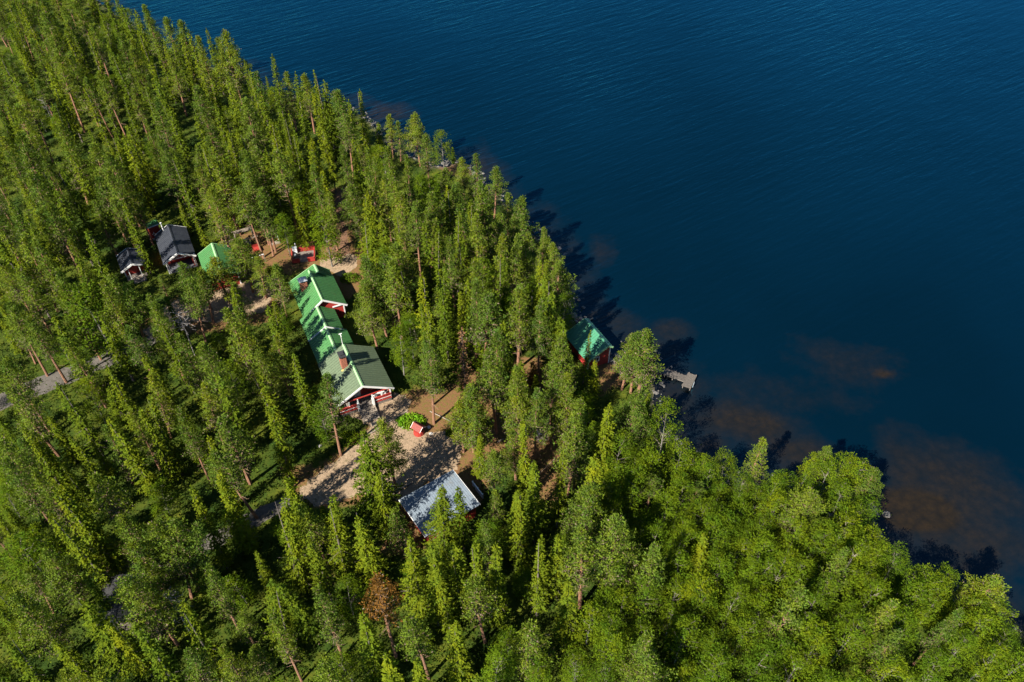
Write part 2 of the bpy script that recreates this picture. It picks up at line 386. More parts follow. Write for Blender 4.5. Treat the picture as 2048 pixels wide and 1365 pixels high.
def spruce_cards(rr, H, Rm, full=.05, leaf=1.0, power=.75):
    P, D, L, W, O = [], [], [], [], []
    z = H*full
    lean = rr.normal(0, .02, 2)
    asym = rr.uniform(0, 6.28); prof = rr.uniform(.93, 1.06, 9)
    while z < H - .25:
        t = (z - H*full)/(H*(1-full))
        r0 = Rm*((1-t)**power)*min(1, .55 + t*3.0)*np.interp(t*8, range(9), prof)*rr.uniform(.8, 1.12) + .10
        nb = int(rr.integers(6, 9)) if t < .85 else 5
        a0 = rr.uniform(0, 6.28)
        for k in range(nb):
            if rr.random() < .10: continue
            az = a0 + k*6.283/nb + rr.normal(0, .18); r = r0*rr.uniform(.62, 1.2)*(1 + .12*math.cos(az-asym))
            dr = np.array([math.cos(az), math.sin(az)]); droop = rr.uniform(.22, .5)
            ns = max(3, int(r/.14*leaf))
            for s in np.linspace(.18, 1.0, ns):
                base = np.array([dr[0]*r*s + lean[0]*z, dr[1]*r*s + lean[1]*z, z - droop*r*s + .22*r*s*s])
                for q in range(2):
                    sa = az + rr.choice([-1, 1])*rr.uniform(.15, 1.0)
                    O.append([dr[0], dr[1], .55]); P.append(base + rr.normal(0, .05, 3)); D.append([math.cos(sa), math.sin(sa), rr.uniform(-.75, .35)])
                    ll = rr.uniform(.20, .38)*(1.15 - .4*s); L.append(ll); W.append(ll*rr.uniform(.42, .7))
        z += rr.uniform(.26, .42)
    for q in range(16):
        z = H - .7 + q*.045; O.append([rr.normal(), rr.normal(), .5]); P.append([lean[0]*z, lean[1]*z, z]); a = rr.uniform(0, 6.28); D.append([math.cos(a)*.6, math.sin(a)*.6, .8]); L.append(.28); W.append(.13)
    return cards(np.array(P, float), np.array(D, float), np.array(L), np.array(W), rr, np.array(O, float), .62)
def limb_tube(mb, p0, p1, r0, r1, sag=0, n=3):
    mid = (Vector(p0)+Vector(p1))/2 + Vector((0, 0, sag)); mb.tube([p0, mid, p1], [r0, (r0+r1)/2, r1], n)
def make_spruce(seed, H, Rm, full, power):
    rr = np.random.default_rng(seed); e = empty('spruce_tree', (0, 0, 0))
    mb = MB(); mb.tube([(0,0,-.3),(0.02,0,H*.4),(0,0.02,H*.96)], [.17, .11, .02], 7)
    for k in range(22):
        z = rr.uniform(.8, H*.45); a = rr.uniform(0, 6.28); l = rr.uniform(.4, .9)*Rm
        limb_tube(mb, (0,0,z), (math.cos(a)*l, math.sin(a)*l, z-.25*l), .03, .008)
    mobj('trunk', mb.build('trunk', M['bark_spruce'], e).data, None) if False else None
    mobj('crown', quads_mesh('spruce_crown', spruce_cards(rr, H, Rm, full, 1.0, power), M['fol_spruce']), e)
    return e
def tufts(P0, rr, n, rad, leaf, up=.5):
    """clusters of needles/leaves round each point of P0"""
    K = len(P0); c = np.repeat(P0, n, 0); d = rr.normal(size=(K*n, 3)); d /= np.linalg.norm(d, axis=1, keepdims=True)
    rads = np.repeat(rad, n) if np.ndim(rad) else np.full(K*n, rad)
    off = d*(rads*rr.uniform(.35, 1.0, K*n))[:, None]; off[:, 2] *= .75
    D = d*.8 + np.array([0, 0, up]) + rr.normal(0, .25, (K*n, 3)); L = leaf*rr.uniform(.7, 1.3, K*n)
    O = c+off; O = np.stack([O[:,0], O[:,1], np.zeros(len(O))], 1); O /= np.linalg.norm(O, axis=1, keepdims=True)+.3; O = O + d*.6 + np.array([0,0,.45])
    return cards(c+off, D, L, L*rr.uniform(.38, .6, K*n), rr, O, .6)
def trunk_obj(mb, m1, tw, m2, e):
    n1 = len(mb.f); mb.add(tw.v, tw.f); o = mb.build('trunk', m1, e); o.data.materials.append(m2)
    mi = np.zeros(len(mb.f), np.int32); mi[n1:] = 1; o.data.polygons.foreach_set('material_index', mi); return o
def make_pine(seed, H, Rm, base=.45, foliage_m='fol_pine', nb=46, name='pine_tree', dense=1.0):
    rr = np.random.default_rng(seed); e = empty(name, (0, 0, 0)); mb = MB()
    bend = rr.normal(0, .25, 2)
    tp = lambda z: (bend[0]*math.sin(z/H*2.6)*.6, bend[1]*math.sin(z/H*2.2)*.6, z)
    zs = [-.3, H*.2, H*.4, H*.6, H*.8, H*.97]
    mb.tube([tp(z) for z in zs], [.20, .16, .13, .10, .06, .02], 7)
    tw = MB(); cl = []; rad = []
    asym = rr.uniform(0, 6.28)
    for k in range(nb):
        t = (k + rr.uniform(0, 1))/nb; z = H*(base + (1-base)*t*.97)
        prof = max(.14, (1-((t-.18)/.86)**1.25)) if t > .18 else .75 + .25*t/.18
        l = Rm*prof*rr.uniform(.65, 1.12)*(1+.15*math.cos(k*2.4-asym)); az = k*2.399 + rr.normal(0, .3)
        rise = rr.uniform(-.05, .35) + t*.35
        p0 = Vector(tp(z)); p1 = p0 + Vector((math.cos(az)*l, math.sin(az)*l, rise*l))
        limb_tube(tw, p0, p1, .045*(1.2-t), .012, rr.uniform(-.05, .12))
        m = max(2, int(l/.36))
        for s in np.linspace(.38, 1.0, m):
            q = p0.lerp(p1, s); sp = .32*l*(1-.35*s)*.6
            for w in range(2 if s > .5 else 1):
                cl.append([q.x+rr.normal(0, sp), q.y+rr.normal(0, sp), q.z+rr.normal(0, .12)+.1]); rad.append(rr.uniform(.30, .48))
    for k in range(5): cl.append([*tp(H*.97)[:2], H - .15 - k*.18]); rad.append(.25)
    dn = MB()
    for k in range(12):
        z = H*rr.uniform(base*.55, base+.12); a = rr.uniform(0, 6.28); l = rr.uniform(.3, .75)*Rm
        p0 = Vector(tp(z)); limb_tube(tw, p0, p0+Vector((math.cos(a)*l, math.sin(a)*l, rr.uniform(-.25, .15)*l)), .028, .006)
    trunk_obj(mb, M['bark_pine'], tw, M['brown_twig'], e)
    V = tufts(np.array(cl), rr, int(27*dense), np.array(rad), .205)
    me = quads_mesh('pine_crown', V, M[foliage_m]); me.materials.append(M['twig_cards'])
    cz = V.reshape(-1, 4, 3).mean(1); rad_c = np.hypot(cz[:,0], cz[:,1]); tz = (cz[:,2]/H - base)/(1-base)
    pr = np.clip(.62 - tz*1.1, .05, .6)*np.clip(1.25 - rad_c/Rm, .15, 1); me.polygons.foreach_set('material_index', (rr.random(len(cz)) < pr).astype(np.int32))
    mobj('crown', me, e)
    return e
def make_birch(seed, H, Rm, base=.22, clumps=84, per=44):
    rr = np.random.default_rng(seed); e = empty('birch_tree', (0, 0, 0)); mb = MB()
    b = rr.normal(0, .3, 2); tp = lambda z: Vector((b[0]*(z/H)**2, b[1]*(z/H)**2, z))
    mb.tube([tp(z) for z in (-.3, H*.3, H*.55, H*.75)], [.09, .065, .035, .01], 7)
    cl, rad = [], []
    tw = MB()
    for k in range(clumps):
        t = rr.uniform(0, 1)**.9; z = H*(base + (1-base)*t)
        prof = math.sin(math.pi*min(1, (.18+.82*(1-t))**.85))**.6 if t > .05 else .5
        prof = max(.12, math.sqrt(max(0, 1-((t-.38)/.64)**2)))
        r = Rm*prof*rr.uniform(.35, 1.0)**.6; az = rr.uniform(0, 6.28); p = tp(z) + Vector((math.cos(az)*r, math.sin(az)*r, 0))
        cl.append(list(p)); rad.append(rr.uniform(.34, .62)*min(1.2, Rm/1.5))
        if k % 3 == 0: limb_tube(tw, tp(max(H*.15, z-r*.9)), p, .03, .007)
    cl.append(list(tp(H-.3))); rad.append(.3)
    trunk_obj(mb, M['bark_birch'], tw, M['birch_twig'], e)
    mobj('crown', quads_mesh('birch_crown', tufts(np.array(cl), rr, per, np.array(rad), .18, .15), M['fol_birch']), e)
    return e
def finish_spruce(e, seed, H, Rm):
    rr = np.random.default_rng(seed+99); mb = MB()
    mb.tube([(0,0,-.3),(0.02,0,H*.4),(0,0.02,H*.96)], [.17, .11, .02], 7)
    for k in range(22):
        z = rr.uniform(.8, H*.45); a = rr.uniform(0, 6.28); l = rr.uniform(.4, .9)*Rm
        limb_tube(mb, (0,0,z), (math.cos(a)*l, math.sin(a)*l, z-.25*l), .03, .008)
    mb.build('trunk', M['bark_spruce'], e); return e
PROTO = {'s': [], 'S': [], 'p': [], 'P': [], 'b': [], 'h': []}
for i, (Rm, full, pw) in enumerate(((1.25,.06,.72),(1.4,.10,.8),(1.05,.08,.62),(1.5,.06,.85),(1.3,.14,.7),(1.2,.05,.95),(.95,.05,.7),(1.35,.2,.75),(1.15,.12,.9))):
    PROTO['s'].append((finish_spruce(make_spruce(100+i, 13, Rm, full, pw), 100+i, 13, Rm), 13))
for i, (Rm, full, pw) in enumerate(((2.3,.04,.85),(2.0,.06,.78),(2.6,.05,.95))):
    PROTO['S'].append((finish_spruce(make_spruce(140+i, 13, Rm, full, pw), 140+i, 13, Rm), 13))
for i, (Rm, b) in enumerate(((1.75,.22),(1.85,.30),(1.55,.16),(1.7,.38),(1.9,.25),(1.6,.14),(1.4,.30),(1.65,.45))):
    PROTO['p'].append((make_pine(200+i, 13, Rm, b), 13))
for i, (Rm, b) in enumerate(((2.4,.24),(2.7,.34),(2.2,.18),(2.5,.28))):
    PROTO['P'].append((make_pine(240+i, 13, Rm, b, nb=62), 13))
for i, (Rm, b) in enumerate(((1.5,.2),(1.7,.25),(1.2,.15),(1.6,.3),(1.9,.2),(1.35,.1),(1.75,.14))):
    PROTO['b'].append((make_birch(300+i, 9, Rm, b), 9))

for i, (Rm, b) in enumerate(((1.7,.52),(1.9,.58),(1.5,.55))):
    PROTO['h'].append((make_pine(280+i, 13, Rm, b, nb=38), 13))

# tips of the trees that stand out in the photo: pixel of the tip, kind, height (m)
T = """
5,0,s 30,2,s 42,6,s 85,30,P 118,15,P 150,2,h 190,1,s 178,48,p 165,65,s 205,80,s 228,70,p 215,2,s 247,12,s 268,18,s 260,82,p 58,80,p 38,108,s 3,112,s 12,150,s
85,138,s 107,117,h 110,60,s 35,172,p 178,155,h 205,147,h 195,160,s 170,172,s 232,105,s 258,95,p 283,170,s 15,62,b 290,15,p 280,62,s 95,122,s 135,60,s 140,110,p
300,20,p 330,37,p 358,42,p 395,75,p 411,55,s,14 447,60,P 430,78,p 332,102,p 350,82,s 365,72,s 487,118,s 504,142,s 517,142,p 540,113,s,14 567,145,p 584,147,s
378,157,s 392,170,p 450,143,S 405,142,s 420,152,s 303,122,s 310,152,s 335,190,s 382,62,s 606,148,p 634,145,s 655,158,s 670,182,p 688,180,p 716,178,s,13 695,200,s 630,180,s
609,235,s 686,230,p 647,180,S,14 776,232,p,9 751,242,s,8 793,245,p,8 831,232,P,10 850,272,p,10 883,264,b,7 905,293,s,4 951,305,p,10 925,318,P,8 987,335,p,10 774,295,p 814,311,p 837,343,b 866,356,b
704,273,s 691,290,p 729,317,p 738,340,p 798,388,p 825,396,p 896,378,s 960,372,p 931,413,p 949,431,p 990,430,p 1016,387,p,9 1048,393,P,13 861,449,s 1040,472,p 1089,460,p,9
717,393,S,13 571,232,s 591,369,b,10 629,328,p 653,387,p,11 641,418,b,11,1.25 544,246,s 521,185,s 532,300,s 582,264,s 617,282,s 632,270,s 518,378,P,12 565,288,s
1109,483,p,9 1046,470,p 1020,489,p 950,427,s 964,369,p 937,402,s 913,369,p 1120,526,P,11 1099,544,s 1104,577,p 1124,589,b 1036,574,p 1020,586,b 998,504,s 938,525,p 966,513,b
922,479,s 1083,509,s 1076,552,s 973,575,s 944,558,p 918,579,s 963,596,p 991,602,b 1118,630,s,11 1082,608,p 905,420,s 880,400,p 850,390,p 765,350,p 790,340,p 875,430,p 900,470,p 985,470,p
817,634,b,8 795,656,b,9,1.3 841,600,s 858,606,s 884,570,s 914,560,s 852,682,h,12 964,642,b 986,640,b 987,679,p 940,776,P,12 750,520,P,14 735,580,P,11 745,507,p 768,512,P 815,526,s 840,550,s 883,530,s 889,532,s
850,447,s 718,440,S 802,465,p 796,490,p 783,515,p 990,700,p 1032,737,P,14 1149,750,P,13 1108,740,p 950,775,P,12 920,800,p,10 1055,830,s 1036,576,p 1098,580,s 1122,632,s,11 1175,662,s,10 1194,718,s,8
991,670,p 1022,645,s 1298,660,p,12,1.15 1280,668,p,11 1259,674,p,10 1274,784,P,12 1321,744,b,4 1341,814,b,11 1214,812,s 1169,800,p 1075,780,p 1030,740,p 1160,860,P,12 1128,678,P,13 1140,655,s,13 1150,830,p 1368,885,b,8 1385,908,b,5 1408,914,b,5 1459,908,b,6
1075,924,s 1124,912,s 1180,965,P 1244,1032,P 1045,982,s 1116,1069,s 1081,1086,s 1141,1065,b 1273,941,b,10 1339,990,b,9 1323,1044,b,9 1372,1048,b,6 1308,1090,p 1244,1119,b,10 1145,1160,s,14 1070,1226,p 1219,1230,b 1290,1247,p
1377,1247,b 1372,1106,b 1435,1032,b 1488,999,b,7 1414,1156,b 1447,1309,b 1083,1325,b 1186,1200,b 1298,1164,b 1178,1069,p 1240,870,b,9 1200,900,s 1235,960,b
1532,879,p,10 1574,945,b,6 1628,912,b,7 1665,899,p,9 1694,912,b,8 1723,928,b,8 1748,943,P,8 1518,990,b,6 1483,990,b,6 1454,1023,b 1710,1007,b 1690,1098,p 1599,1048,b 1578,1106,b 1537,1081,b 1768,1085,b,6 1805,1108,b,6
1760,1164,b 1830,1137,b,6 1896,1131,b,7 1863,1160,b 1992,1143,P,10 1599,1185,p 1636,1197,b 1665,1164,b 1545,1106,b 1479,1176,b 1425,1185,b 1462,1102,b 1719,1239,b 1789,1210,b 1851,1172,b 1959,1193,b 1979,1226,b
1433,1313,b 1648,1268,b 1565,1276,b 1503,1226,b 1793,1317,b 1896,1317,b 2025,1270,b,6 2010,1290,b
165,585,b,13,1.5 108,638,s 15,620,h 215,560,P 258,650,h 330,645,s 123,773,s 165,765,b 275,808,s 290,800,s 228,830,s 405,690,P 368,670,p 430,728,s 455,728,b 395,765,p 445,828,p 533,816,s 410,885,s 470,618,p 535,600,s 486,650,p
35,852,s 60,866,s 2,915,p 152,870,s 200,950,h 130,975,s 580,950,s 455,893,h 363,828,b 440,943,s 5,717,h 580,708,s 313,1027,P,15 240,1038,h 264,1076,P,14 264,1155,P,14 381,985,s 132,977,s 111,1018,s 401,1117,p 152,1196,S,14 355,1208,S
261,1255,s 527,1182,S 589,1155,s 425,950,s 73,1058,b 35,1082,b,10,1.3 23,1182,P 565,955,s 542,1010,S 650,1003,S 711,1018,S 617,1010,p 875,965,S,14 918,972,s,13 825,1082,S 855,1088,s 913,1097,s 990,1082,s 955,1085,s 963,1147,h
887,1140,s 717,1223,s 834,1228,h 905,1258,s 644,1308,P 776,1316,s 828,1322,s 948,1337,s 987,1296,b 1033,983,s 1177,968,p
719,857,S,16,1.3 768,846,P,12,.95 742,925,S,14,.8
338,216,s 380,295,p 483,305,P 432,310,p 508,294,p 351,311,s 404,295,s 421,288,s 490,204,P 450,272,s 533,310,s 329,317,p,12 394,322,p 560,310,h 395,228,s 432,207,s 549,241,s 575,225,s 305,200,p 496,332,p 450,313,s
20,212,p 34,270,P 105,251,P 182,292,P 151,311,s 54,345,P 91,339,s 123,339,s 215,345,p 256,364,p,12 248,270,s 264,270,s 223,272,s 186,253,s,8 296,234,p 19,419,p 94,412,h 112,375,s 58,400,s 44,422,s 136,479,p 155,466,s 186,404,p,11
228,395,p,12  63,479,p 30,467,p 29,541,p 201,556,p 220,566,p,9 125,573,p 154,510,s 4,465,s 2,520,p 182,540,s,6 429,512,P,9,1.3 474,480,P,10,1.25 508,513,p,8 545,527,p,10 369,529,P,10 393,536,p,8 318,552,p,4
453,569,s,13 537,608,s,9 466,621,p 354,402,s,10.5,.9 420,380,p,13 490,383,h,12.5 516,397,h,11 560,430,b,8 310,640,s,11 330,590,s,8 300,600,p 
"""
SIL = [(-300,-260),(190,-260),(205,-14),(250,8),(300,34),(330,48),(365,55),(400,90),(450,80),(500,150),(545,150),(620,165),(680,205),(735,235),(760,270),(850,280),(880,330),(940,350),(985,360),(1015,400),(1060,410),(1085,470),(1110,500),
       (1125,560),(1120,610),(1128,650),(1125,740),(1190,740),(1250,700),(1290,680),(1320,700),(1318,760),(1290,800),(1345,835),(1370,905),(1400,935),(1460,930),(1530,920),(1570,960),(1620,930),(1700,935),(1760,965),(1755,1080),(1770,1105),(1830,1155),
       (1900,1150),(1990,1165),(2030,1250),(2100,1330),(2200,1500),(-300,1500)]
KEEP = [(596,540,702,668),(620,655,775,745),(668,735,800,842),(592,966,700,1006),(812,830,905,935),(800,835,880,880),(690,820,830,880),(805,942,958,1040),(1134,642,1222,715),(578,490,640,530),(476,458,562,520),(396,488,462,550),
        (232,497,292,565),(322,455,392,540),(290,440,322,475),(342,592,400,640),(415,585,450,640),(672,388,698,520),(648,505,714,545),(30,738,150,790),(1078,828,1116,872),(872,765,915,830),(982,805,1006,860),(1092,878,1128,900),
        (172,470,232,495),(135,235,215,262),(345,205,385,285),(940,955,968,992),(1205,700,1242,780),(385,1072,455,1112),(470,1025,560,1062),(350,625,385,690),(470,640,505,655),(500,500,540,535),(740,165,760,210),(875,318,925,335),(330,1180,352,1250),(655,880,690,915),(725,1175,800,1300),(230,1150,262,1215)]
BUILD = []  # footprints in world metres: (cx, cy, half length along axis, half width, axis angle)
for c in (((-24.5,79.5),14.5,4.4,-64.5),((-46.6,95.2),4.2,3.2,-64.5),((-58.6,95.4),2.8,2.4,-61.6),((-52.8,98.9),4.6,3.0,-63.2),((-8.3,51.3),3.4,4.2,-55),((10.6,77.2),3.6,3.2,-63.5),((-58.2,104.3),1,1.2,-50)): BUILD.append(c)
def in_build(x, y, pad=.3):
    for (cx, cy), hl, hw, a in BUILD:
        a = R(a); dx, dy = x-cx, y-cy; u = dx*math.cos(a)+dy*math.sin(a); v = -dx*math.sin(a)+dy*math.cos(a)
        if abs(u) < hl+pad and abs(v) < hw+pad: return True
    return False
def sdist(x, y): return float(signed(np.array([x]), np.array([y]))[0])
random.seed(5)
placed = []   # (kind, x, y, H, wf, px, py)
DEFH = {'s': 14.5, 'S': 15, 'p': 14, 'P': 15, 'b': 9, 'h': 14}
for tok in T.split():
    q = tok.split(','); px, py, k = float(q[0]), float(q[1]), q[2]
    H = float(q[3]) if len(q) > 3 else DEFH[k]*random.uniform(.86, 1.12); wf = float(q[4]) if len(q) > 4 else 1
    for tries in range(14):
        p = at(px, py, H); sd = sdist(p.x, p.y)
        if sd > .5 and not in_build(p.x, p.y, .2): break
        H = H*.93
    if H < 2.5: continue
    placed.append((k, p.x, p.y, H, wf, px, py))
n_explicit = len(placed)
def rect_hit(k, x, y, H):
    rad = {'s': 1.0, 'S': 1.9, 'p': 1.6, 'P': 2.4, 'b': 1.5, 'h': 1.6}[k]*H/DEFH[k]
    for t in (.25, .4, .55, .7, .85, 1.0):
        cx, cy = topx(x, y, H*t); w = rad*13*(1.15-t if t > .5 else .65)*.9
        for ki, (a, b, c, d) in enumerate(KEEP):
            w2 = w*(1.3 if ki < 16 else 1)
            if a-w2 < cx < c+w2 and b-3 < cy < d+3: return True
    return False
yardP = [raylist(p) for p in (YARD, MID, BACK)]
def on_yard(x, y): return any(bool(inpoly(P, np.array([x]), np.array([y]))[0]) for P in yardP)
LIT = [(at(px, py, z), z) for px, py, z in ((620,980,0),(640,985,0),(655,955,0),(680,965,0),(690,930,0),(850,895,0),(880,880,0),(860,900,0),(830,890,0),(740,850,0),(770,815,.5),(680,525,0),(665,520,0),(700,520,0),(370,610,0),(420,605,0),(350,640,0),
   (560,520,0),(545,500,0),(262,540,1.5),(270,545,1),(240,520,2.2),(345,500,3),(335,490,3),(375,500,2.8),(305,450,2.4),(410,520,3),(430,500,3.4),(610,550,4),(600,600,3),(615,640,3),(625,700,3),(640,740,3),(680,770,4),(690,790,3),(720,720,4),(750,750,3),(660,580,4),(640,640,3.5),(905,965,2.6),(920,985,2.6),(608,512,.2),(497,475,2),(80,775,0),(110,760,0),(1370,755,.3),(1385,765,.3),(900,320,0),(430,1070,0),(400,1090,0))]
SD2_ = Vector((.64, .77)).normalized(); TAN = math.tan(SUN_EL)
def shades(k, x, y, H):
    rad = {'s': 1.0, 'S': 1.9, 'p': 1.5, 'P': 2.2, 'b': 1.5}[k]
    for p, z in LIT:
        dx, dy = p.x-x, p.y-y; sl_ = dx*SD2_.x + dy*SD2_.y
        if sl_ < 0: continue
        lat = abs(-dx*SD2_.y + dy*SD2_.x); hz = z + sl_*TAN
        if hz < H and lat < rad*min(1, (H-hz)/H*1.6 + .15) + .3: return True
    return False
grid_c = {}
def near(x, y, r):
    gx, gy = int(x//4), int(y//4)
    for i in (-1,0,1):
        for j in (-1,0,1):
            for (a, b) in grid_c.get((gx+i, gy+j), ()):
                if (a-x)**2 + (b-y)**2 < r*r: return True
    return False
def reg(x, y): grid_c.setdefault((int(x//4), int(y//4)), []).append((x, y))
for t in placed: reg(t[1], t[2])
SILP = np.array(SIL, float)
cnt = {'s': 0, 'p': 0, 'b': 0}; CK = {'s': 's', 'S': 's', 'p': 'p', 'P': 'p', 'h': 'p', 'b': 'b'}
for t in placed: cnt[CK[t[0]]] += 1
cand = 0
for it in range(34000):
    # candidates drawn evenly over the ground the photo sees
    y = random.uniform(28, 250); x = random.uniform(-1, 1)*(.72*(y*.707+56.6)+9)
    px, py = topx(x, y, 0)
    birchy = (px > 1190 and py > 985) or (px > 1420)
    r = 2.0 if birchy else (2.75 if y < 110 else 3.0)
    if near(x, y, r): continue
    if sdist(x, y) < .8 or in_build(x, y, 1.0): continue
    u = random.random()
    if birchy: k = 'b' if u < .76 else ('p' if u < .90 else 's')
    elif px > 900: k = 's' if u < .40 else ('p' if u < .78 else 'b')
    else: k = 's' if u < .50 else ('p' if u < .90 else 'b')
    if cnt[k] >= 299: continue
    H = {'s': random.uniform(6, 14), 'p': random.uniform(7, 14), 'b': random.uniform(4.5, 10)}[k]
    if k == 'b' and not birchy: H *= .75
    tx, ty = topx(x, y, H)
    if tx < -70 or tx > 2100 or ty > 1430 or py < -60 or ty < -150: continue
    if not inpoly(SILP, np.array([tx]), np.array([ty]))[0]: continue
    if on_yard(x, y) or rect_hit(k, x, y, H) or shades(k, x, y, H): continue
    if k == 'p': k = random.choice('pppppPh')
    placed.append((k, x, y, H, 1, tx, ty)); reg(x, y); cnt[CK[k]] += 1
print('TREES', len(placed), n_explicit, cnt)

KN = {'s': 'slim spruce', 'S': 'broad spruce', 'p': 'pine', 'P': 'wide crowned pine', 'b': 'leafy birch', 'h': 'bare trunked pine'}
def zone(x, y, px, py):
    sd = sdist(x, y); bx, by = topx(x, y, 0)
    if sd < 5: return 'on the shore'
    if bx > 1190 and by > 985: return 'in lower right grove'
    if by > 1060 and bx < 620: return 'in lower left forest'
    if by > 1000: return 'below the yard'
    if by < 330 and bx < 640: return 'in upper left forest'
    if bx < 235: return 'left of the cabins'
    if by < 500 and bx < 640: return 'above the cabins'
    if bx > 1000: return 'beyond the yard'
    if bx > 640 and by < 800: return 'right of the lodge'
    if bx < 640: return 'left of the lodge'
    return 'beside the yard'
used_protos = set(); idx = {k: 0 for k in PROTO}
ONES = 'zero one two three four five six seven eight nine ten eleven twelve thirteen fourteen fifteen sixteen seventeen eighteen nineteen'.split()
TENS = 'x x twenty thirty forty fifty sixty seventy eighty ninety'.split()
def pct(v, n):
    k = int(min(99, max(0, round(100*v/n))))
    return ONES[k] if k < 20 else TENS[k//10] + ('' if k % 10 == 0 else '-' + ONES[k % 10])
labels_seen = {}
for (k, x, y, H, wf, px, py) in placed:
    L = PROTO[k]; pi = random.randrange(len(L)) ; proto, H0 = L[pi]
    if (k, pi) in used_protos: e = copy_tree(proto)
    else: e = proto; used_protos.add((k, pi))
    sc = H/H0; w = wf*sc**.5*random.uniform(.88, 1.14)
    if k == 'b' and sc < .8: w *= 1.12
    if k in 'sp' and random.random() < .3: w *= random.choice((.78, 1.2))
    e.location = (x, y, -.05); e.rotation_euler = (random.gauss(0, .035), random.gauss(0, .035), random.uniform(0, 6.28)); e.scale = (w, w, sc)
    z = zone(x, y, px, py); size = 'tall' if sc > 1.08 else ('medium' if sc > .82 else 'low')
    where = z
    cx, cy = min(max(px, 0), 2048), min(max(py, 0), 1365)
    for da in (0, 10, -10, 20, -20, 35, -35, 50):
        for db in (0, 7, -7):
            lab = '%s %s %s, tip %s percent across, %s percent down' % (size, KN[k], where, pct(cx+da, 2048), pct(cy+db, 1365))
            if lab not in labels_seen: break
        if lab not in labels_seen: break
    labels_seen[lab] = 1
    tag(e, lab, {'s': 'spruce', 'p': 'pine', 'b': 'birch'}[CK[k]], {'s': 'spruces ', 'p': 'pines ', 'b': 'birches '}[CK[k]] + z)
for k, L in PROTO.items():
    for i, (pr, h) in enumerate(L):
        if (k, i) not in used_protos:
            for ch in list(pr.children): bpy.data.objects.remove(ch)
            bpy.data.objects.remove(pr)

# dead and rust coloured trees that stand out
def placed_single(e, px, py, H, H0, wf, label, cat, rz=0):
    p = at(px, py, H); e.location = (p.x, p.y, -.05); s = H/H0; e.scale = (s*wf, s*wf, s); e.rotation_euler = (0, 0, rz); tag(e, label, cat); return e
placed_single(make_pine(401, 15, 1.75, .55, 'fol_rust', 30, 'dead_pine_tree', .85), 755, 1157, 16, 15, 1.0, 'dead pine with a rust orange crown and bare lower trunk', 'dead pine')
e = empty('dead_spruce_tree', (0,0,0)); mb = MB(); mb.tube([(0,0,-.3),(0,0,6),(0,0,12.4)], [.15,.1,.02], 7)
rr = np.random.default_rng(8)
for k in range(60):
    z = rr.uniform(2, 11.5); a = rr.uniform(0, 6.28); l = rr.uniform(.5, 1.1)*(1.25-z/13); limb_tube(mb, (0,0,z), (math.cos(a)*l, math.sin(a)*l, z-.35*l), .028, .007)
mb.build('trunk', M['bark_spruce'], e)
Vc = spruce_cards(rr, 12.8, 1.15, .18, .8, .8); keep = rr.random(len(Vc)//4) < .62; Vc = Vc.reshape(-1, 4, 3)[keep].reshape(-1, 3)
M['fol_brown'] = foliage('fol_brown', (.23,.115,.05), (.23,.115,.05), (.16,.09,.05), .15)
mobj('crown', quads_mesh('crown', Vc, M['fol_brown']), e)
placed_single(e, 923, 654, 13.5, 12.8, 1, 'dead brown spruce standing right of the lodge among green trees', 'dead spruce')
e = empty('dead_spruce_tree', (0,0,0)); mb = MB(); mb.tube([(0,0,-.3),(0,0,4.8)], [.08,.02], 6); mb.build('trunk', M['bark_spruce'], e)
mobj('crown', quads_mesh('crown', spruce_cards(rr, 5, .95, .08, 1, .8), M['fol_rust']), e)
placed_single(e, 1067, 722, 5, 5, 1, 'small rusty orange spruce near the shore cabin', 'dead spruce')
def snag(name, seed, H, Rm, nb, m, lo=.45, curl=.5):
    rr = np.random.default_rng(seed); e = empty(name, (0,0,0)); t = MB(); t.tube([(0,0,-.3),(.1,0,H*.5),(0,.1,H)], [.14,.1,.04], 6); b = MB()
    for k in range(nb):
        z = H*rr.uniform(lo, 1); a = k*2.4+rr.normal(0,.3); l = Rm*rr.uniform(.55, 1.1); p = [Vector((0,0,z))]; d = Vector((math.cos(a), math.sin(a), rr.uniform(.1,.6)))
        for s in range(5):
            p.append(p[-1] + d*l/5); d = (d + Vector((rr.normal(0,curl*.5), rr.normal(0,curl*.5), rr.normal(-.12,.25)))).normalized()
            if s >= 1 and rr.random() < .8:
                dd = (d + Vector((rr.normal(0,.8), rr.normal(0,.8), rr.normal(0,.4)))).normalized(); b.tube([p[-1], p[-1]+dd*l*.3, p[-1]+dd*l*.42+Vector((0,0,.1))], [.03,.02,.008], 3)
        b.tube(p, [.045,.04,.034,.026,.018,.01], 4)
    trunk_obj(t, m, b, m, e); return e
placed_single(snag('bare_dead_tree', 3, 8, 1.9, 20, M['deadwood'], .62), 356, 628, 8, 8, .85, 'bare silver grey dead tree with twisted branches left of the lodge', 'dead tree')
placed_single(snag('bare_dead_tree', 6, 6, 1.1, 24, M['deadwood'], .15), 83, 196, 6, 6, 1, 'small bare grey dead tree in the upper left forest clearing', 'dead tree')
placed_single(snag('bare_dead_tree', 9, 5, 1.6, 30, M['deadwood'], .1), 1242, 715, 3.4, 5, 1, 'grey leafless bush by the little inlet beside the shore cabin', 'dead bush')
placed_single(snag('bare_dead_tree', 12, 10, 1.5, 26, M['brown_twig'], .3), 28, 770, 10, 10, 1, 'bare brownish dead tree beside the forest road at the left edge', 'dead tree')
placed_single(snag('bare_dead_tree', 21, 10, 1.5, 26, M['deadwood'], .35), 330, 1185, 9, 10, 1, 'pale bare dead tree among dark trees in the lower left forest', 'dead tree')
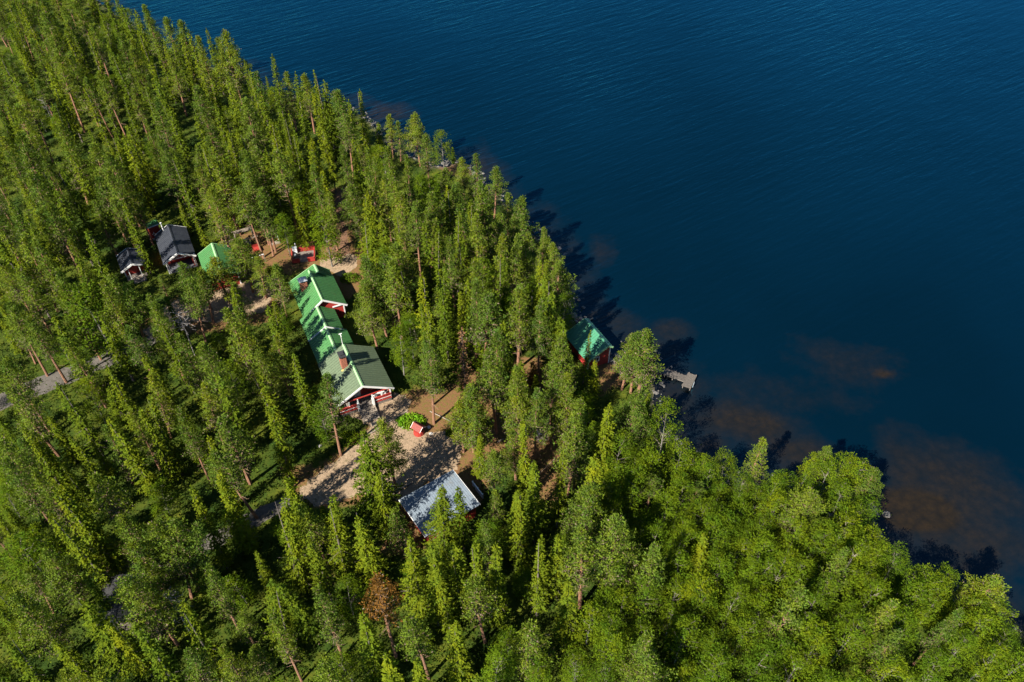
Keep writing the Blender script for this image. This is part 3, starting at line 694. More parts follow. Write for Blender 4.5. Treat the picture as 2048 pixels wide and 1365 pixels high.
# pines with known feet
def pine_foot(seed, base, tip, Rm, bfrac, label, kind='pine_tree'):
    b = at(*base); H = 8
    for q in range(40):
        tx, ty = topx(b.x, b.y, H)
        if ty < tip[1]: break
        H += .25
    e = make_pine(seed, H, Rm, bfrac, nb=40); e.location = (b.x, b.y, -.05)
    dx = (tip[0]-tx)/15.0; e.rotation_euler = (0, math.atan2(dx, H), 0); tag(e, label, 'pine'); return e
pine_foot(501, (682,911), (652,752), 1.7, .42, 'tall pine with a bare trunk standing left of the lodge steps')
pine_foot(502, (868,848), (858,684), 2.1, .42, 'pine on orange needle litter right of the red well')
b_ = at(304, 553); e = finish_spruce(make_spruce(610, 14, .95, .05, .7), 610, 14, .95); e.location = (b_.x, b_.y, -.05)
tag(e, 'slim olive green spruce standing in the gap between the two dark roofed cabins', 'spruce')
for sd, b, t, rm, lb in ((503,(396,1184),(372,1040),1.2,'thin pine with orange trunk, right one of the pair in the lower left forest'),
                     (504,(384,1196),(330,1040),1.5,'leaning pine with orange trunk, left one of the pair in the lower left forest'),
                     (505,(446,488),(418,385),1.6,'pine with twin orange bare trunks just above the bright green shed'),
                     (506,(414,695),(380,560),1.5,'pine with a long bare trunk crossing the gravel, left one of two'),
                     (507,(427,646),(400,545),1.3,'pine with a long bare trunk crossing the gravel, right one of two'),
                     (508,(298,712),(250,570),1.7,'pine with a pale bare trunk left of the twisted grey dead tree')):
    pine_foot(sd, b, t, rm, .5, lb)

# ------------------------------------------------------------------ buildings
TH = R(-64.5)
def roof_slab(x0, x1, yr, zr, ye, ze, t=.12, rib=.42, wob=0):
    """metal roof slope from the ridge (yr,zr) down to the eave (ye,ze), with standing ribs"""
    mb = MB()
    mb.hexa([(x0,yr,zr-t),(x1,yr,zr-t),(x1,ye,ze-t),(x0,ye,ze-t),(x0,yr,zr),(x1,yr,zr),(x1,ye,ze),(x0,ye,ze)] if ye > yr else
            [(x0,ye,ze-t),(x1,ye,ze-t),(x1,yr,zr-t),(x0,yr,zr-t),(x0,ye,ze),(x1,ye,ze),(x1,yr,zr),(x0,yr,zr)])
    n = max(2, int((x1-x0)/rib))
    for i in range(n+1):
        x = x0 + .03 + (x1-x0-.06)*i/n
        mb.bar((x, yr, zr+.02), (x, ye, ze+.02), .05, .07)
    return mb
def gable_roof(parent, x0, x1, yr, zr, yl, yrt, zl, zrt, m, ridge_m, front=True, back=True, boards='white'):
    roof_slab(x0, x1, yr, zr, yl, zl).build('roof_slope', m, parent)
    roof_slab(x0, x1, yr, zr, yrt, zrt).build('roof_slope', m, parent)
    rc = MB(); sl = (zr-zl)/abs(yr-yl); w = .2
    rc.add([(x0-.02,yr-w,zr-sl*w+.07),(x1+.02,yr-w,zr-sl*w+.07),(x1+.02,yr,zr+.09),(x0-.02,yr,zr+.09),(x0-.02,yr+w,zr-sl*w+.07),(x1+.02,yr+w,zr-sl*w+.07),
            (x0-.02,yr-w,zr-sl*w),(x1+.02,yr-w,zr-sl*w),(x0-.02,yr+w,zr-sl*w),(x1+.02,yr+w,zr-sl*w)],
           [(0,1,2,3),(3,2,5,4),(6,7,1,0),(4,5,9,8),(0,3,4,8,6),(1,7,9,5,2)])
    rc.build('ridge_cap', ridge_m, parent)
    for flag, x in ((back, x0-.03), (front, x1+.03)):
        if not flag: continue
        for ye, ze in ((yl, zl), (yrt, zrt)):
            b = MB(); b.bar((x, yr, zr-.07), (x, ye, ze-.07), .08, .27); b.build('bargeboard', M[boards], parent)
def walls(parent, x0, x1, yl, yr_, zl, zrt, yc, zc, m, z0=0.0, name='wall'):
    """box with gable ends: left wall height zl, right wall height zrt, apex (yc,zc)"""
    mb = MB()
    V = [(x0,yl,z0),(x0,yr_,z0),(x0,yr_,zrt),(x0,yc,zc),(x0,yl,zl),(x1,yl,z0),(x1,yr_,z0),(x1,yr_,zrt),(x1,yc,zc),(x1,yl,zl)]
    mb.add(V, [(0,4,3,2,1),(5,6,7,8,9),(0,5,9,4),(1,2,7,6),(2,3,8,7),(3,4,9,8),(0,1,6,5)])
    # horizontal board lines
    for zz in np.arange(z0+.25, min(zl, zrt)-.05, .25):
        for (a, b) in (((x0,yl),(x1,yl)),((x1,yl),(x1,yr_)),((x1,yr_),(x0,yr_)),((x0,yr_),(x0,yl))):
            mb.bar((*a, zz), (*b, zz), .05, .05)
    mb.build(name, m, parent)
    for (x, y, h) in ((x0,yl,zl),(x0,yr_,zrt),(x1,yl,zl),(x1,yr_,zrt)):
        c = MB(); c.box(x-.08, x+.08, y-.08, y+.08, z0, h-.08); c.build('corner_board', M['white'], parent)
def window(parent, p, along, w, h, fm='white'):
    """p centre on the wall, along = unit vector along the wall"""
    p = Vector(p); a = Vector(along); up = Vector((0,0,1)); n = a.cross(up)
    f = MB()
    for s in (-1, 1):
        f.bar(p + a*(s*w/2) - up*h/2 - up*.04, p + a*(s*w/2) + up*h/2 + up*.04, .10, .10, up=a.cross(up))
        f.bar(p - a*w/2 + up*(s*h/2), p + a*w/2 + up*(s*h/2), .12, .08)
    f.bar(p - up*h/2, p + up*h/2, .05, .07, up=n)
    fo = f.build('window', M[fm], parent)
    g = MB(); g.bar(p - a*w/2, p + a*w/2, .04, h-.05); g.build('pane', M['glass'], fo)
def W2L(p, org, th):
    d = Vector(p) - Vector(org); c, s = math.cos(th), math.sin(th)
    return (d.x*c + d.y*s, -d.x*s + d.y*c)

# --- the long lodge: four sections stepping down, then the wide front wing
LO = (-24.5, 79.5, 0)
lodge = empty('lodge', LO, TH); tag(lodge, 'long red lodge with stepped green metal roofs, two chimneys and a white trimmed front porch', 'lodge')
def L(p): return W2L((*p, 0), LO, TH)
dx0, dy = L((-22.49, 74.76)); dx1, _ = L((-18.98, 67.25))
ax0, ay = L((-29.85, 90.1)); ax1, _ = L((-26.68, 83.6))
bx0, by = L((-27.63, 83.19)); bx1, _ = L((-25.66, 79.02))
cx0, cy = L((-25.25, 78.1)); cx1 = dx0 + .1
a1 = at(628.6, 530, 4.2); a1x, a1y = L((a1.x, a1.y))
yl_A = min(L(tuple(at(593, 604, 2.2)[:2]))[1], ay-2.6)
G_, RG = M['green_roof'], M['ridge_green']
gable_roof(lodge, a1x, ax0+.6, a1y, 4.25, yl_A+.02, ay+3.2, 2.22, 2.42, G_, RG, front=False, boards='ridge_green')
gable_roof(lodge, ax0, ax1, ay, 4.62, yl_A, ay+3.27, 2.2, 2.45, G_, RG, back=False)
gable_roof(lodge, ax1-.1, bx1, by, 3.8, by-2.75, by+2.35, 2.15, 2.2, G_, RG, back=False)
gable_roof(lodge, bx1-.1, cx1, cy, 3.62, cy-2.7, cy+2.75, 2.1, 2.1, M['green_roof'], RG, back=False, front=False)
gable_roof(lodge, dx0, dx1, dy, 4.65, dy-3.85, dy+3.95, 2.42, 2.4, M['sage_roof'], RG, back=False, boards='white')
walls(lodge, ax0+.3, ax1-.35, yl_A+.5, ay+2.8, 2.3, 2.5, ay, 4.35, M['red'])
walls(lodge, a1x+.3, ax0+.3, yl_A+.6, ay+2.7, 2.2, 2.4, a1y, 3.95, M['red'])
walls(lodge, ax1-.35, bx1-.3, by-2.3, by+1.9, 2.1, 2.2, by, 3.5, M['red'])
walls(lodge, bx1-.3, dx0+.3, cy-2.3, cy+2.3, 2.0, 2.0, cy, 3.35, M['red'])
walls(lodge, dx0+.3, dx1-2.4, dy-3.4, dy+3.5, 2.5, 2.5, dy, 4.38, M['red'], .3)
# entrance beam and window on the end wall of section A
m_ = MB(); m_.bar((ax1-.25, ay+1.2, 2.55), (ax1-.25, ay+2.8, 2.55), .12, .16); m_.build('beam', M['white'], lodge)
window(lodge, (a1x+3, ay+2.84, 1.5), (1,0,0), 1.0, .9); window(lodge, (dx0+2.2, dy+3.55, 1.5), (1,0,0), 1.2, 1.0); window(lodge, (dx0+4.6, dy+3.55, 1.5), (1,0,0), 1.0, 1.0)
window(lodge, (bx0+2, by+1.95, 1.4), (1,0,0), .9, .8)
# chimneys
ch = at(688.7, 739, 3.6); hx, hy = L((ch.x, ch.y))
def chimney(x, y, z0, z1, w, d, hood):
    m = MB(); m.box(x-w/2, x+w/2, y-d/2, y+d/2, z0, z1)
    for zz in np.arange(z0+.15, z1, .2): m.box(x-w/2-.008, x+w/2+.008, y-d/2-.008, y+d/2+.008, zz, zz+.03)
    c = m.build('chimney', M['brick'], lodge)
    h = MB()
    if hood:
        for sx in (-1,1):
            for sy in (-1,1): h.box(x+sx*w*.38-.04, x+sx*w*.38+.04, y+sy*d*.38-.04, y+sy*d*.38+.04, z1, z1+.35)
        h.hexa([(x-w*.7,y-d*.65,z1+.3),(x+w*.7,y-d*.65,z1+.3),(x+w*.7,y+d*.65,z1+.3),(x-w*.7,y+d*.65,z1+.3),(x-w*.5,y-d*.3,z1+.5),(x+w*.5,y-d*.3,z1+.5),(x+w*.5,y+d*.3,z1+.5),(x-w*.5,y+d*.3,z1+.5)])
        h.build('hood', M['zinc'], c)
    else:
        h.box(x-w*.62, x+w*.62, y-d*.62, y+d*.62, z1, z1+.12); h.box(x-w*.3, x+w*.3, y-d*.3, y+d*.3, z1+.12, z1+.3); h.build('cap', M['black'], c)
chimney(hx-.2, hy+.1, 3.2, 6.1, 1.0, .75, False)
fl = MB(); fl.box(hx+.3, hx+.5, hy-.45, hy+.65, 3.7, 3.95); fl.build('flashing', paint('yellow_flash', (.5,.36,.10), (.6,.45,.15)), lodge)
ch2 = at(609, 578, 3.3); qx, qy = L((ch2.x, ch2.y)); chimney(qx, qy, 2.6, 4.75, .8, 1.0, True)
an = MB(); an.tube([(dx0+.1, dy-.1, 4.5), (dx0+.1, dy-.1, 6.6)], [.05,.04], 6); an.box(dx0-.15, dx0+.35, dy-.13, dy-.07, 6.35, 6.45); an.box(dx0-.1, dx0-.0, dy-.3, dy+.1, 6.5, 6.6)
an.build('flue_mast', M['white'], lodge)
# porch of the front wing
px1 = dx1 - .25; pz = .55
d_ = MB()
for i in range(16):
    y0 = dy-3.4 + i*.43; d_.box(dx1-2.4, px1+.1, y0, y0+.41, pz-.08, pz)
d_.box(dx1-2.4, px1+.05, dy-3.4, dy+3.45, .1, pz-.09)
d_.build('porch_floor', M['greywood'], lodge)
for y in (-3.35, -2.1, -.95, 1.0, 2.25, 3.45):
    m = MB(); m.box(px1-.07, px1+.07, dy+y-.07, dy+y+.07, pz, 2.36); m.build('porch_post', M['white'], lodge)
m = MB(); m.bar((px1, dy-3.5, 2.42), (px1, dy+3.6, 2.42), .1, .14); m.build('beam', M['red'], lodge)
for (ya, yb) in ((-3.45, -.95), (1.0, 3.5)):
    m = MB()
    m.bar((px1+.06, dy+ya, pz+.95), (px1+.06, dy+yb, pz+.95), .14, .12); m.bar((px1+.06, dy+ya, pz+.12), (px1+.06, dy+yb, pz+.12), .08, .16)
    m.bar((px1+.05, dy+ya, pz+.68), (px1+.05, dy+yb, pz+.68), .05, .26); m.bar((px1+.05, dy+ya, pz+.36), (px1+.05, dy+yb, pz+.36), .05, .26)
    m.build('railing', M['red'], lodge)
    m = MB(); m.bar((px1+.13, dy+ya+.05, pz+.52), (px1+.13, dy+yb-.05, pz+.52), .03, .05); m.build('trim', M['white'], lodge)
for s, ylat in ((1, 3.5), (-1, -3.4)):
    m = MB(); m.bar((dx1-2.4, dy+ylat, pz+.95), (px1, dy+ylat, pz+.95), .1, .1); m.bar((dx1-2.4, dy+ylat, pz+.5), (px1, dy+ylat, pz+.5), .06, .6); m.build('railing', M['red'], lodge)
for y in (-1.0, 1.0):
    m = MB(); m.box(px1+.0, px1+.28, dy+y-.14, dy+y+.14, .1, pz+1.15); g = m.build('gate_post', M['white'], lodge)
m = MB(); m.box(dx1-2.36, dx1-2.3, dy-.95, dy-.05, pz, pz+2.0); m.box(dx1-2.3, dx1-2.27, dy-.85, dy-.15, pz+.2, pz+.9); dr = m.build('door', M['white'], lodge)
m = MB(); m.box(dx1-2.3, dx1-2.22, dy-.16, dy-.08, pz+.95, pz+1.1); m.build('handle', M['black'], dr)
window(lodge, (dx1-2.36, dy-2.1, pz+1.3), (0,1,0), 1.3, 1.0); window(lodge, (dx1-2.36, dy+1.8, pz+1.3), (0,1,0), 1.5, 1.0)
m = MB(); 
for yy in (-.0,): m.bar((dx1-2.34, dy-3.2, 2.52), (dx1-2.34, dy+3.3, 2.52), .08, .14)
m.build('trim', M['white'], lodge)
# wide plank stair
for i, (xa, z) in enumerate(((.25,.46),(.80,.36),(1.35,.26),(1.90,.15))):
    m = MB()
    for j in range(3): m.box(px1+xa-.1+j*.18, px1+xa+.065+j*.18, dy-.98, dy+1.0, z-.05, z)
    m.box(px1+xa-.1, px1+xa-.06, dy-.96, dy+.98, max(0, z-.14), z-.05)
    m.build('stair_tread', M['palewood'], lodge)
for y in (-1.05, 1.05):
    m = MB(); m.hexa([(px1,dy+y-.05,0),(px1+2.5,dy+y-.05,0),(px1+2.5,dy+y+.05,0),(px1,dy+y+.05,0),(px1,dy+y-.05,.55),(px1+2.5,dy+y-.05,.12),(px1+2.5,dy+y+.05,.12),(px1,dy+y+.05,.55)]); m.build('stair_stringer', M['palewood'], lodge)
def world(x, y, org=LO, th=TH):
    c, s = math.cos(th), math.sin(th); return (org[0]+x*c-y*s, org[1]+x*s+y*c)
# door mat grate, furniture
wx_, wy_ = world(px1+2.95, dy+.25); e = empty('boot_scraper', (wx_, wy_, .02), TH); tag(e, 'dark metal boot scraper grate in a pale frame at the foot of the stair', 'boot scraper')
m = MB()
for s in (-1,1): m.box(s*.28-.03, s*.28+.03, -.6, .6, 0, .08); m.box(-.28, .28, s*.57-.03, s*.57+.03, 0, .08)
m.build('frame', M['palewood'], e)
m = MB(); m.box(-.26, .26, -.55, .55, 0, .02)
for k in range(12): m.box(-.26, .26, -.5+k*.09, -.47+k*.09, .02, .05)
m.build('grate', M['black'], e)
def chair(x, y, rz, label, m_='white'):
    wx_, wy_ = world(x, y); e = empty('porch_chair', (wx_, wy_, pz), TH+rz); tag(e, label, 'chair', 'white porch chairs')
    m = MB(); m.box(-.24,.24,-.24,.24,.42,.46); m.build('seat', M[m_], e)
    m = MB()
    for k in range(4): m.box(-.26,-.22,-.22+k*.13,-.14+k*.13,.46,.95)
    m.box(-.265,-.215,-.24,.24,.93,1.0); m.build('backrest', M[m_], e)
    for sx in (-1,1):
        for sy in (-1,1): m = MB(); m.box(sx*.21-.025, sx*.21+.025, sy*.21-.025, sy*.21+.025, 0, .42); m.build('leg', M[m_], e)
    return e
chair(px1-.75, dy+1.55, R(200), 'white porch chair nearest the steps behind the red railing')
chair(px1-.7, dy+2.95, R(150), 'white porch chair in the lakeside corner of the lodge porch')
wx_, wy_ = world(px1-.8, dy+2.25); e = empty('porch_table', (wx_, wy_, pz), TH); tag(e, 'small white table between two white chairs on the lodge porch', 'table')
m = MB(); m.box(-.35,.35,-.35,.35,.68,.72); m.build('tabletop', M['white'], e)
for sx in (-1,1):
    for sy in (-1,1): m = MB(); m.box(sx*.29-.025, sx*.29+.025, sy*.29-.025, sy*.29+.025, 0, .68); m.build('leg', M['white'], e)

# --- generic small gabled cabin
def cabin(name, org, ang, x0, x1, hl, zr, ze, roof_m, ridge_m, label, cat, porch=0, boards='white', wall_m='red'):
    e = empty(name, (org[0], org[1], 0), R(ang)); tag(e, label, cat)
    gable_roof(e, x0, x1, 0, zr, -hl, hl, ze, ze, M[roof_m], M[ridge_m], boards=boards)
    walls(e, x0+.3, x1-.35-porch, -hl+.35, hl-.35, ze+.12, ze+.12, 0, zr-.22, M[wall_m])
    return e
sc_ = cabin('storage_cabin', ((-59.58-57.54)/2, (97.27+93.49)/2), -61.6, -2.15, 2.15, 1.85, 3.0, 2.1, 'dark_roof', 'dark_roof', 'small red cabin with dark ribbed roof, white posts and plank steps, leftmost building', 'cabin', porch=1.1)
for y in (-.85, .75):
    m = MB(); m.box(1.9, 2.0, y-.05, y+.05, .2, 2.55); m.build('porch_post', M['white'], sc_)
m = MB()
for k in range(6): m.box(.75+k*.2, .93+k*.2, -1.5, 1.5, .12, .2)
m.box(.75, 1.95, -1.45, 1.45, 0, .11); m.build('porch_floor', M['greywood'], sc_)
m = MB()
for k in range(5): m.box(2.1+k*.22, 2.28+k*.22, -.7, 1.15, .06, .15-k*.01)
m.box(2.1, 3.1, -.6, -.5, 0, .06); m.box(2.1, 3.1, .95, 1.05, 0, .06); m.build('step', M['palewood'], sc_)
m = MB(); m.box(.68, .73, -.4, .45, .2, 2.0); m.build('door', M['red'], sc_)
bc = cabin('carport_cabin', ((-54.63-51.04)/2, (102.45+95.33)/2), -63.2, -4.0, 4.0, 2.45, 3.6, 2.3, 'dark_roof', 'dark_roof', 'larger red cabin with a dark roof and an open white posted shelter at its front', 'cabin', porch=2.5)
for y in (-2.1, -1.85, 1.95, 2.15):
    m = MB(); m.box(3.55, 3.65, y-.05, y+.05, 0, 2.35); m.build('porch_post', M['white'], bc)
m = MB(); m.bar((3.6,-2.3,2.4), (3.6,2.3,2.4), .1, .14); m.build('beam', M['white'], bc)
m = MB(); m.box(1.2, 3.7, -2.1, 2.1, 0, .08)
m.build('porch_floor', paint('slate_floor', (.06,.065,.075), (.09,.09,.1)), bc)
m = MB(); m.box(1.16, 3.4, 1.75, 1.85, .08, 2.1)
for zz in np.arange(.2, 2.1, .2): m.box(1.16, 3.4, 1.72, 1.75, zz, zz+.04)
m.build('side_wall', M['red'], bc)
window(bc, (1.2, -.6, 1.4), (0,1,0), .9, .8)
m = MB(); m.tube([(-3.6,-.9,3.0), (-3.6,-.9,4.5)], [.09,.09], 8); m.tube([(-3.6,-.9,4.5), (-3.6,-.9,4.6)], [.15,.15], 8); m.build('flue', M['white'], bc)
gs = cabin('green_roofed_shed', (-44.85, 94.5), -64.5, -3.6, 3.65, 2.5, 3.6, 2.2, 'green_roof', 'ridge_green', 'shed with a bright green metal roof between the carport cabin and the gravel', 'shed', boards='ridge_green')
# outhouse
oh = empty('outhouse', (-58.2, 104.35, 0), R(-53)); tag(oh, 'small red outhouse with a green roof behind the carport cabin', 'outhouse')
m = roof_slab(-.7, .7, 1.0, 2.45, -1.0, 2.42, rib=.3); m.build('roof', M['green_roof'], oh)
m = MB(); m.bar((.73,-1.02,2.36), (.73,1.02,2.38), .06, .16); m.build('bargeboard', M['white'], oh)
m = MB(); m.box(-.5,.5,-.8,.8,0,2.3)
for k in range(9): m.box(.5,.53,-.78+k*.18,-.7+k*.18,0.05,2.2)
m.build('wall', M['red'], oh)
m = MB(); m.box(.53,.57,-.65,-.05,.05,1.85); dd = m.build('door', M['red'], oh)
m = MB(); m.bar((.6,-.6,.9),(.6,-.1,1.0),.04,.06); m.bar((.6,-.35,.6),(.6,-.3,1.3),.04,.06,up=(1,0,0)); m.build('latch', M['white'], dd)
m = MB(); m.box(.5,1.1,-.8,.9,0,.15); m.build('step', M['greywood'], oh)

# --- silver roofed shed
ss = empty('silver_roofed_shed', (-8.3, 51.35, 0), R(-54.8)); tag(ss, 'red shed with a flat pale grey ribbed metal roof beside the gravel yard', 'shed')
roof_slab(-2.95, 2.9, 3.6, 2.75, -3.62, 2.55, rib=.3)
m = MB(); m.hexa([(-2.95,-3.6,2.48),(2.9,-3.6,2.48),(2.9,3.65,2.48),(-2.95,3.65,2.48),(-2.95,-3.6,2.62),(2.9,-3.6,2.5),(2.9,3.65,2.5),(-2.95,3.65,2.62)])
for i in range(25):
    y = -3.56 + i*.2975; m.bar((-2.95,y,2.625), (2.9,y,2.505), .05, .04)
m.build('roof', M['silver_roof'], ss)
m = MB(); m.box(-2.6,2.55,-3.2,3.25,0,2.46)
for k in range(22): m.box(-2.63,2.58,-3.1+k*.29,-3.04+k*.29,.05,2.4)
m.build('wall', M['red'], ss)
for s in (-3.64, 3.69):
    m = MB(); m.bar((-2.95,s,2.52),(2.9,s,2.42),.05,.16); m.build('bargeboard', M['white'], ss)
m = MB(); m.box(-2.72,-2.64,-1.5,1.2,.1,2.1); m.build('door', M['white'], ss)

# --- shore cabin
A = at(1169.5, 638, 3.5); C2 = at(1217.6, 692.4, 3.5)
sa = math.atan2(C2.y-A.y, C2.x-A.x); ln = (C2-A).length
sh = empty('shore_cabin', ((A.x+C2.x)/2, (A.y+C2.y)/2, WZ+.25), sa); tag(sh, 'red shore cabin with a shaded green roof standing at the water edge', 'cabin')
h = ln/2; k0 = -WZ-.25
gable_roof(sh, -h, h, 0, 3.5+k0, -3.3, .75, 1.95+k0, 3.0+k0, M['moss_roof'], M['moss_roof'], boards='ridge_green')
walls(sh, -h+.3, h-.4, -2.9, .55, 2.1+k0, 3.0+k0, 0, 3.3+k0, M['red'], -.5)
window(sh, (h-.36, -1.6, 1.5), (0,1,0), .9, .8)
for (x, y) in ((-h+.4,-2.7),(-h+.4,.4),(h-.6,.4),(h-.6,-2.7)):
    m = MB(); m.box(x-.15,x+.15,y-.15,y+.15,-1.6,-.4); m.build('pile', M['greywood'], sh)

# --- jetty
J0 = at(1312, 737, 0); J1 = at(1371, 758, 0)
ja = math.atan2(J1.y-J0.y, J1.x-J0.x); jl = (J1-J0).length
je = empty('jetty', (J0.x, J0.y, WZ), ja); tag(je, 'weathered plank jetty with a square end platform reaching into the lake', 'jetty')
m = MB(); rj = random.Random(3)
k = 0.0
while k < jl: m.box(k, k+.15, -.6+rj.uniform(-.05,.05), .6+rj.uniform(-.05,.05), .42, .46+rj.uniform(0,.02)); k += .18
m.build('walkway', M['dock'], je)
m = MB(); k = -1.32
while k < 1.3: m.box(jl-.05+rj.uniform(-.05,.05), jl+1.2+rj.uniform(-.05,.05), k-.15, k+.0, .47, .52+rj.uniform(0,.02)); k += .18
m.build('platform', M['dock'], je)
for s in (-.5,.5):
    m = MB(); m.bar((0,s,.36),(jl+1,s,.36),.12,.12); m.build('bearer', M['greywood'], je)
for (x, y) in ((1.5,-.62),(1.5,.62),(jl*.62,-.62),(jl*.62,.62),(jl+.1,-1.35),(jl+.1,1.2),(jl+1.1,-1.35),(jl+1.1,1.2)):
    m = MB(); m.tube([(x,y,-1.4),(x,y,.62)],[.06,.06],7); m.build('pile', M['greywood'], je)
m = MB(); m.tube([(jl+1.3,-.4,-.4),(jl+1.3,-.4,.95)],[.03,.03],6); m.tube([(jl+1.3,-.85,-.4),(jl+1.3,-.85,.95)],[.03,.03],6)
for z in (.0,.3,.6): m.bar((jl+1.3,-.85,z),(jl+1.3,-.4,z),.05,.04)
m.build('ladder', M['zinc'], je)

# --- well with red roof, plants, stones
wp = at(838, 866, 0)
we = empty('well', (wp.x, wp.y, 0), R(-35)); tag(we, 'small red wishing well with a red gabled roof by the flower bed', 'well')
m = MB(); n = 12
m.tube([(0,0,0),(0,0,.25),(0,0,.62)],[.72,.70,.66],n); m.build('basin', M['red'], we)
for s in (-1,1): m = MB(); m.box(s*.55-.05,s*.55+.05,-.05,.05,.6,1.35); m.build('post', M['red'], we)
M['red_pale'] = paint('red_pale', (.17,.028,.022), (.23,.045,.035), .7, 3)
for s in (-1,1): m = roof_slab(-.72,.72,0,1.62,s*.62,1.12,.05,.16); m.build('roof_slope', M['red_pale'], we)
for x in (-.76,.76):
    for s in (-1,1): m = MB(); m.bar((x,0,1.6),(x,s*.62,1.1),.05,.09); m.build('bargeboard', paint('pinkwhite', (.62,.5,.48), (.7,.6,.58)) if 'pinkwhite' not in bpy.data.materials else bpy.data.materials['pinkwhite'], we)
rr = np.random.default_rng(77)
def leafy(name, cx, cy, rx, ry, hmax, n, leaf, m, label, cat=None, kind=None, group=None):
    t = rr.uniform(0, 6.28, n); q = np.sqrt(rr.uniform(0, 1, n)); z = hmax*np.sqrt(1-q**2*.9)*rr.uniform(.25, 1, n)
    P = np.stack([q*rx*np.cos(t), q*ry*np.sin(t), z], 1); D = rr.normal(size=(n, 3))*.7 + np.array([0,0,.4])
    Lh = leaf*rr.uniform(.7, 1.3, n); o = mobj(name, quads_mesh(name, cards(P, D, Lh, Lh*.6, rr), m), None); o.location = (cx, cy, 0); tag(o, label, cat, group, kind); return o
p = at(822, 846); leafy('hosta_bed', p.x, p.y, 1.9, 1.3, .6, 900, .34, M['fol_hosta'], 'bright green leafy flower bed right behind the red well', 'flower bed')
for i, (px, py, rx, h, lb) in enumerate(((700,880,1.6,.8,'low green shrub at the yard edge left of the spruces'),(905,868,.9,.5,'small green shrub right of the yard pine'),(497,520,1.1,.8,'round green shrub beside the white crossbar'),
     (560,478,1.4,1.4,'leafy green shrub right of the red fronted booth'),(588,492,1.3,1.6,'leafy green shrub behind the red deck'),(548,545,1.3,.9,'green shrub left of the red deck'),(700,560,1.5,1.,'yellow green shrub beside the back roof of the lodge'))):
    p = at(px, py); leafy('shrub', p.x, p.y, rx, rx*.8, h, 700, .22, M['fol_birch'], lb, 'shrub', group='low shrubs round the buildings')
def boulder(px, py, r, label, m='rock', z=0, group='boulders along the shore', squash=.6):
    import bmesh
    p = at(px, py, z); bm = bmesh.new(); bmesh.ops.create_icosphere(bm, subdivisions=3, radius=r)
    sd = px*.013
    for v in bm.verts:
        k = 1 + .35*noise.noise(v.co/r*1.1 + Vector((sd, py*.01, 0))) + .12*noise.noise(v.co/r*3.2 + Vector((0, sd, 0))); v.co *= k; v.co.z *= squash
    me = bpy.data.meshes.new('boulder'); bm.to_mesh(me); bm.free(); me.materials.append(M[m])
    o = bpy.data.objects.new('boulder', me); col.objects.link(o); o.location = (p.x, p.y, z+r*.1); o.rotation_euler = (0,0,px); tag(o, label, 'boulder', group); return o
for (px, py, r, lb) in ((1147,633,.62,'rounded grey boulder in the water just above the shore cabin, left one'),(1160,638,.5,'rounded boulder touching the upper tip of the shore cabin roof'),(1140,604,.4,'small pale boulder at the waterline above the shore cabin'),
     (1141,617,.35,'smallest pale boulder at the waterline above the shore cabin'),(1136,592,.45,'brownish boulder half hidden by shore trees above the shore cabin'),(1206,719,.75,'dark grey boulder below the red wall of the shore cabin'),(1197,724,.4,'small dark boulder left of the big one below the shore cabin'),
     (1233,712,.45,'pale boulder by the inlet right of the shore cabin'),(1222,722,.4,'yellowish boulder on the inlet bank'),(1476,966,.6,'grey boulder on the shore of the lower grove'),(1465,958,.4,'small boulder beside the grey one on the lower grove shore'),
     (1744,1020,.7,'large grey boulder at the tip of the lower point'),(1772,1030,.45,'pale wet boulder in orange shallows off the lower point'),(1752,1066,.65,'boulder in shadow below the tip of the lower point'),(1748,1050,.4,'small boulder between two bigger ones at the lower point'),
     (770,297,.5,'grey boulder in dark water of the upper cove'),(892,330,.45,'boulder at the upper bare headland'),(1662,1036,.6,'pale boulder among birches of the lower point'),(1320,866,.5,'boulder at the shaded shore below the jetty'),
     (1352,893,.4,'small boulder at the shaded shore below the jetty'),(1118,498,.4,'small boulder on the shore beneath the middle pines'),(1006,382,.45,'boulder on the shore below the upper headland'),(1182,948,.7,'pale boulder in the forest right of the shelter')):
    boulder(px, py, r, lb, z=WZ if px not in (1182,1662,892) else 0)
for (px, py, r, lb) in ((858,855,.24,'white stone right of the red well, upper one'),(862,868,.26,'white stone right of the red well, lower one'),(806,856,.2,'small pale stone left of the flower bed'),(640,893,.22,'white stone in grass left of the bare trunked pine')):
    boulder(px, py, r, lb, 'palerock', 0, 'white garden stones')
o = boulder(527, 1152, .5, 'pale cut stump standing in green undergrowth below the yard', 'palewood', 0, 'stump'); o.name = 'tree_stump'; o['category'] = 'stump'; del o['group']

# --- logs
def log(name, a, b, r, label, m='greywood', z=.12, cat='log'):
    A_, B_ = at(*a, z), at(*b, z); mid = (A_+B_)/2; mb = MB(); d = B_-A_
    mb.tube([-d/2, d*.05+Vector((0,0,.02)), d/2], [r, r*.95, r*.8], 8); o = mb.build(name, M[m]); o.location = mid; tag(o, label, cat); return o
log('edging_log', (733,872), (815,822), .10, 'long timber edging log beside the lodge path', 'palewood')
log('edging_log', (784,990), (822,966), .10, 'pale log lying along the yard edge near the spruce', 'palewood')
log('fallen_log', (860,823), (905,845), .07, 'thin pale branch lying on orange litter behind the yard pine', 'palewood')
log('fallen_log', (1175,642), (1186,637), .14, 'pale driftwood log in the water by the shore cabin', 'palewood', z=WZ+.1)
log('fallen_log', (995,885), (1008,878), .12, 'short pale log on litter below the big pine', 'palewood')
log('fallen_log', (1064,962), (1110,918), .09, 'brown fallen trunk left of the lower forest boulder', 'brown_twig')
log('fallen_log', (806,1088), (822,1068), .12, 'grey plank pile corner below the silver roofed shed', 'greywood')

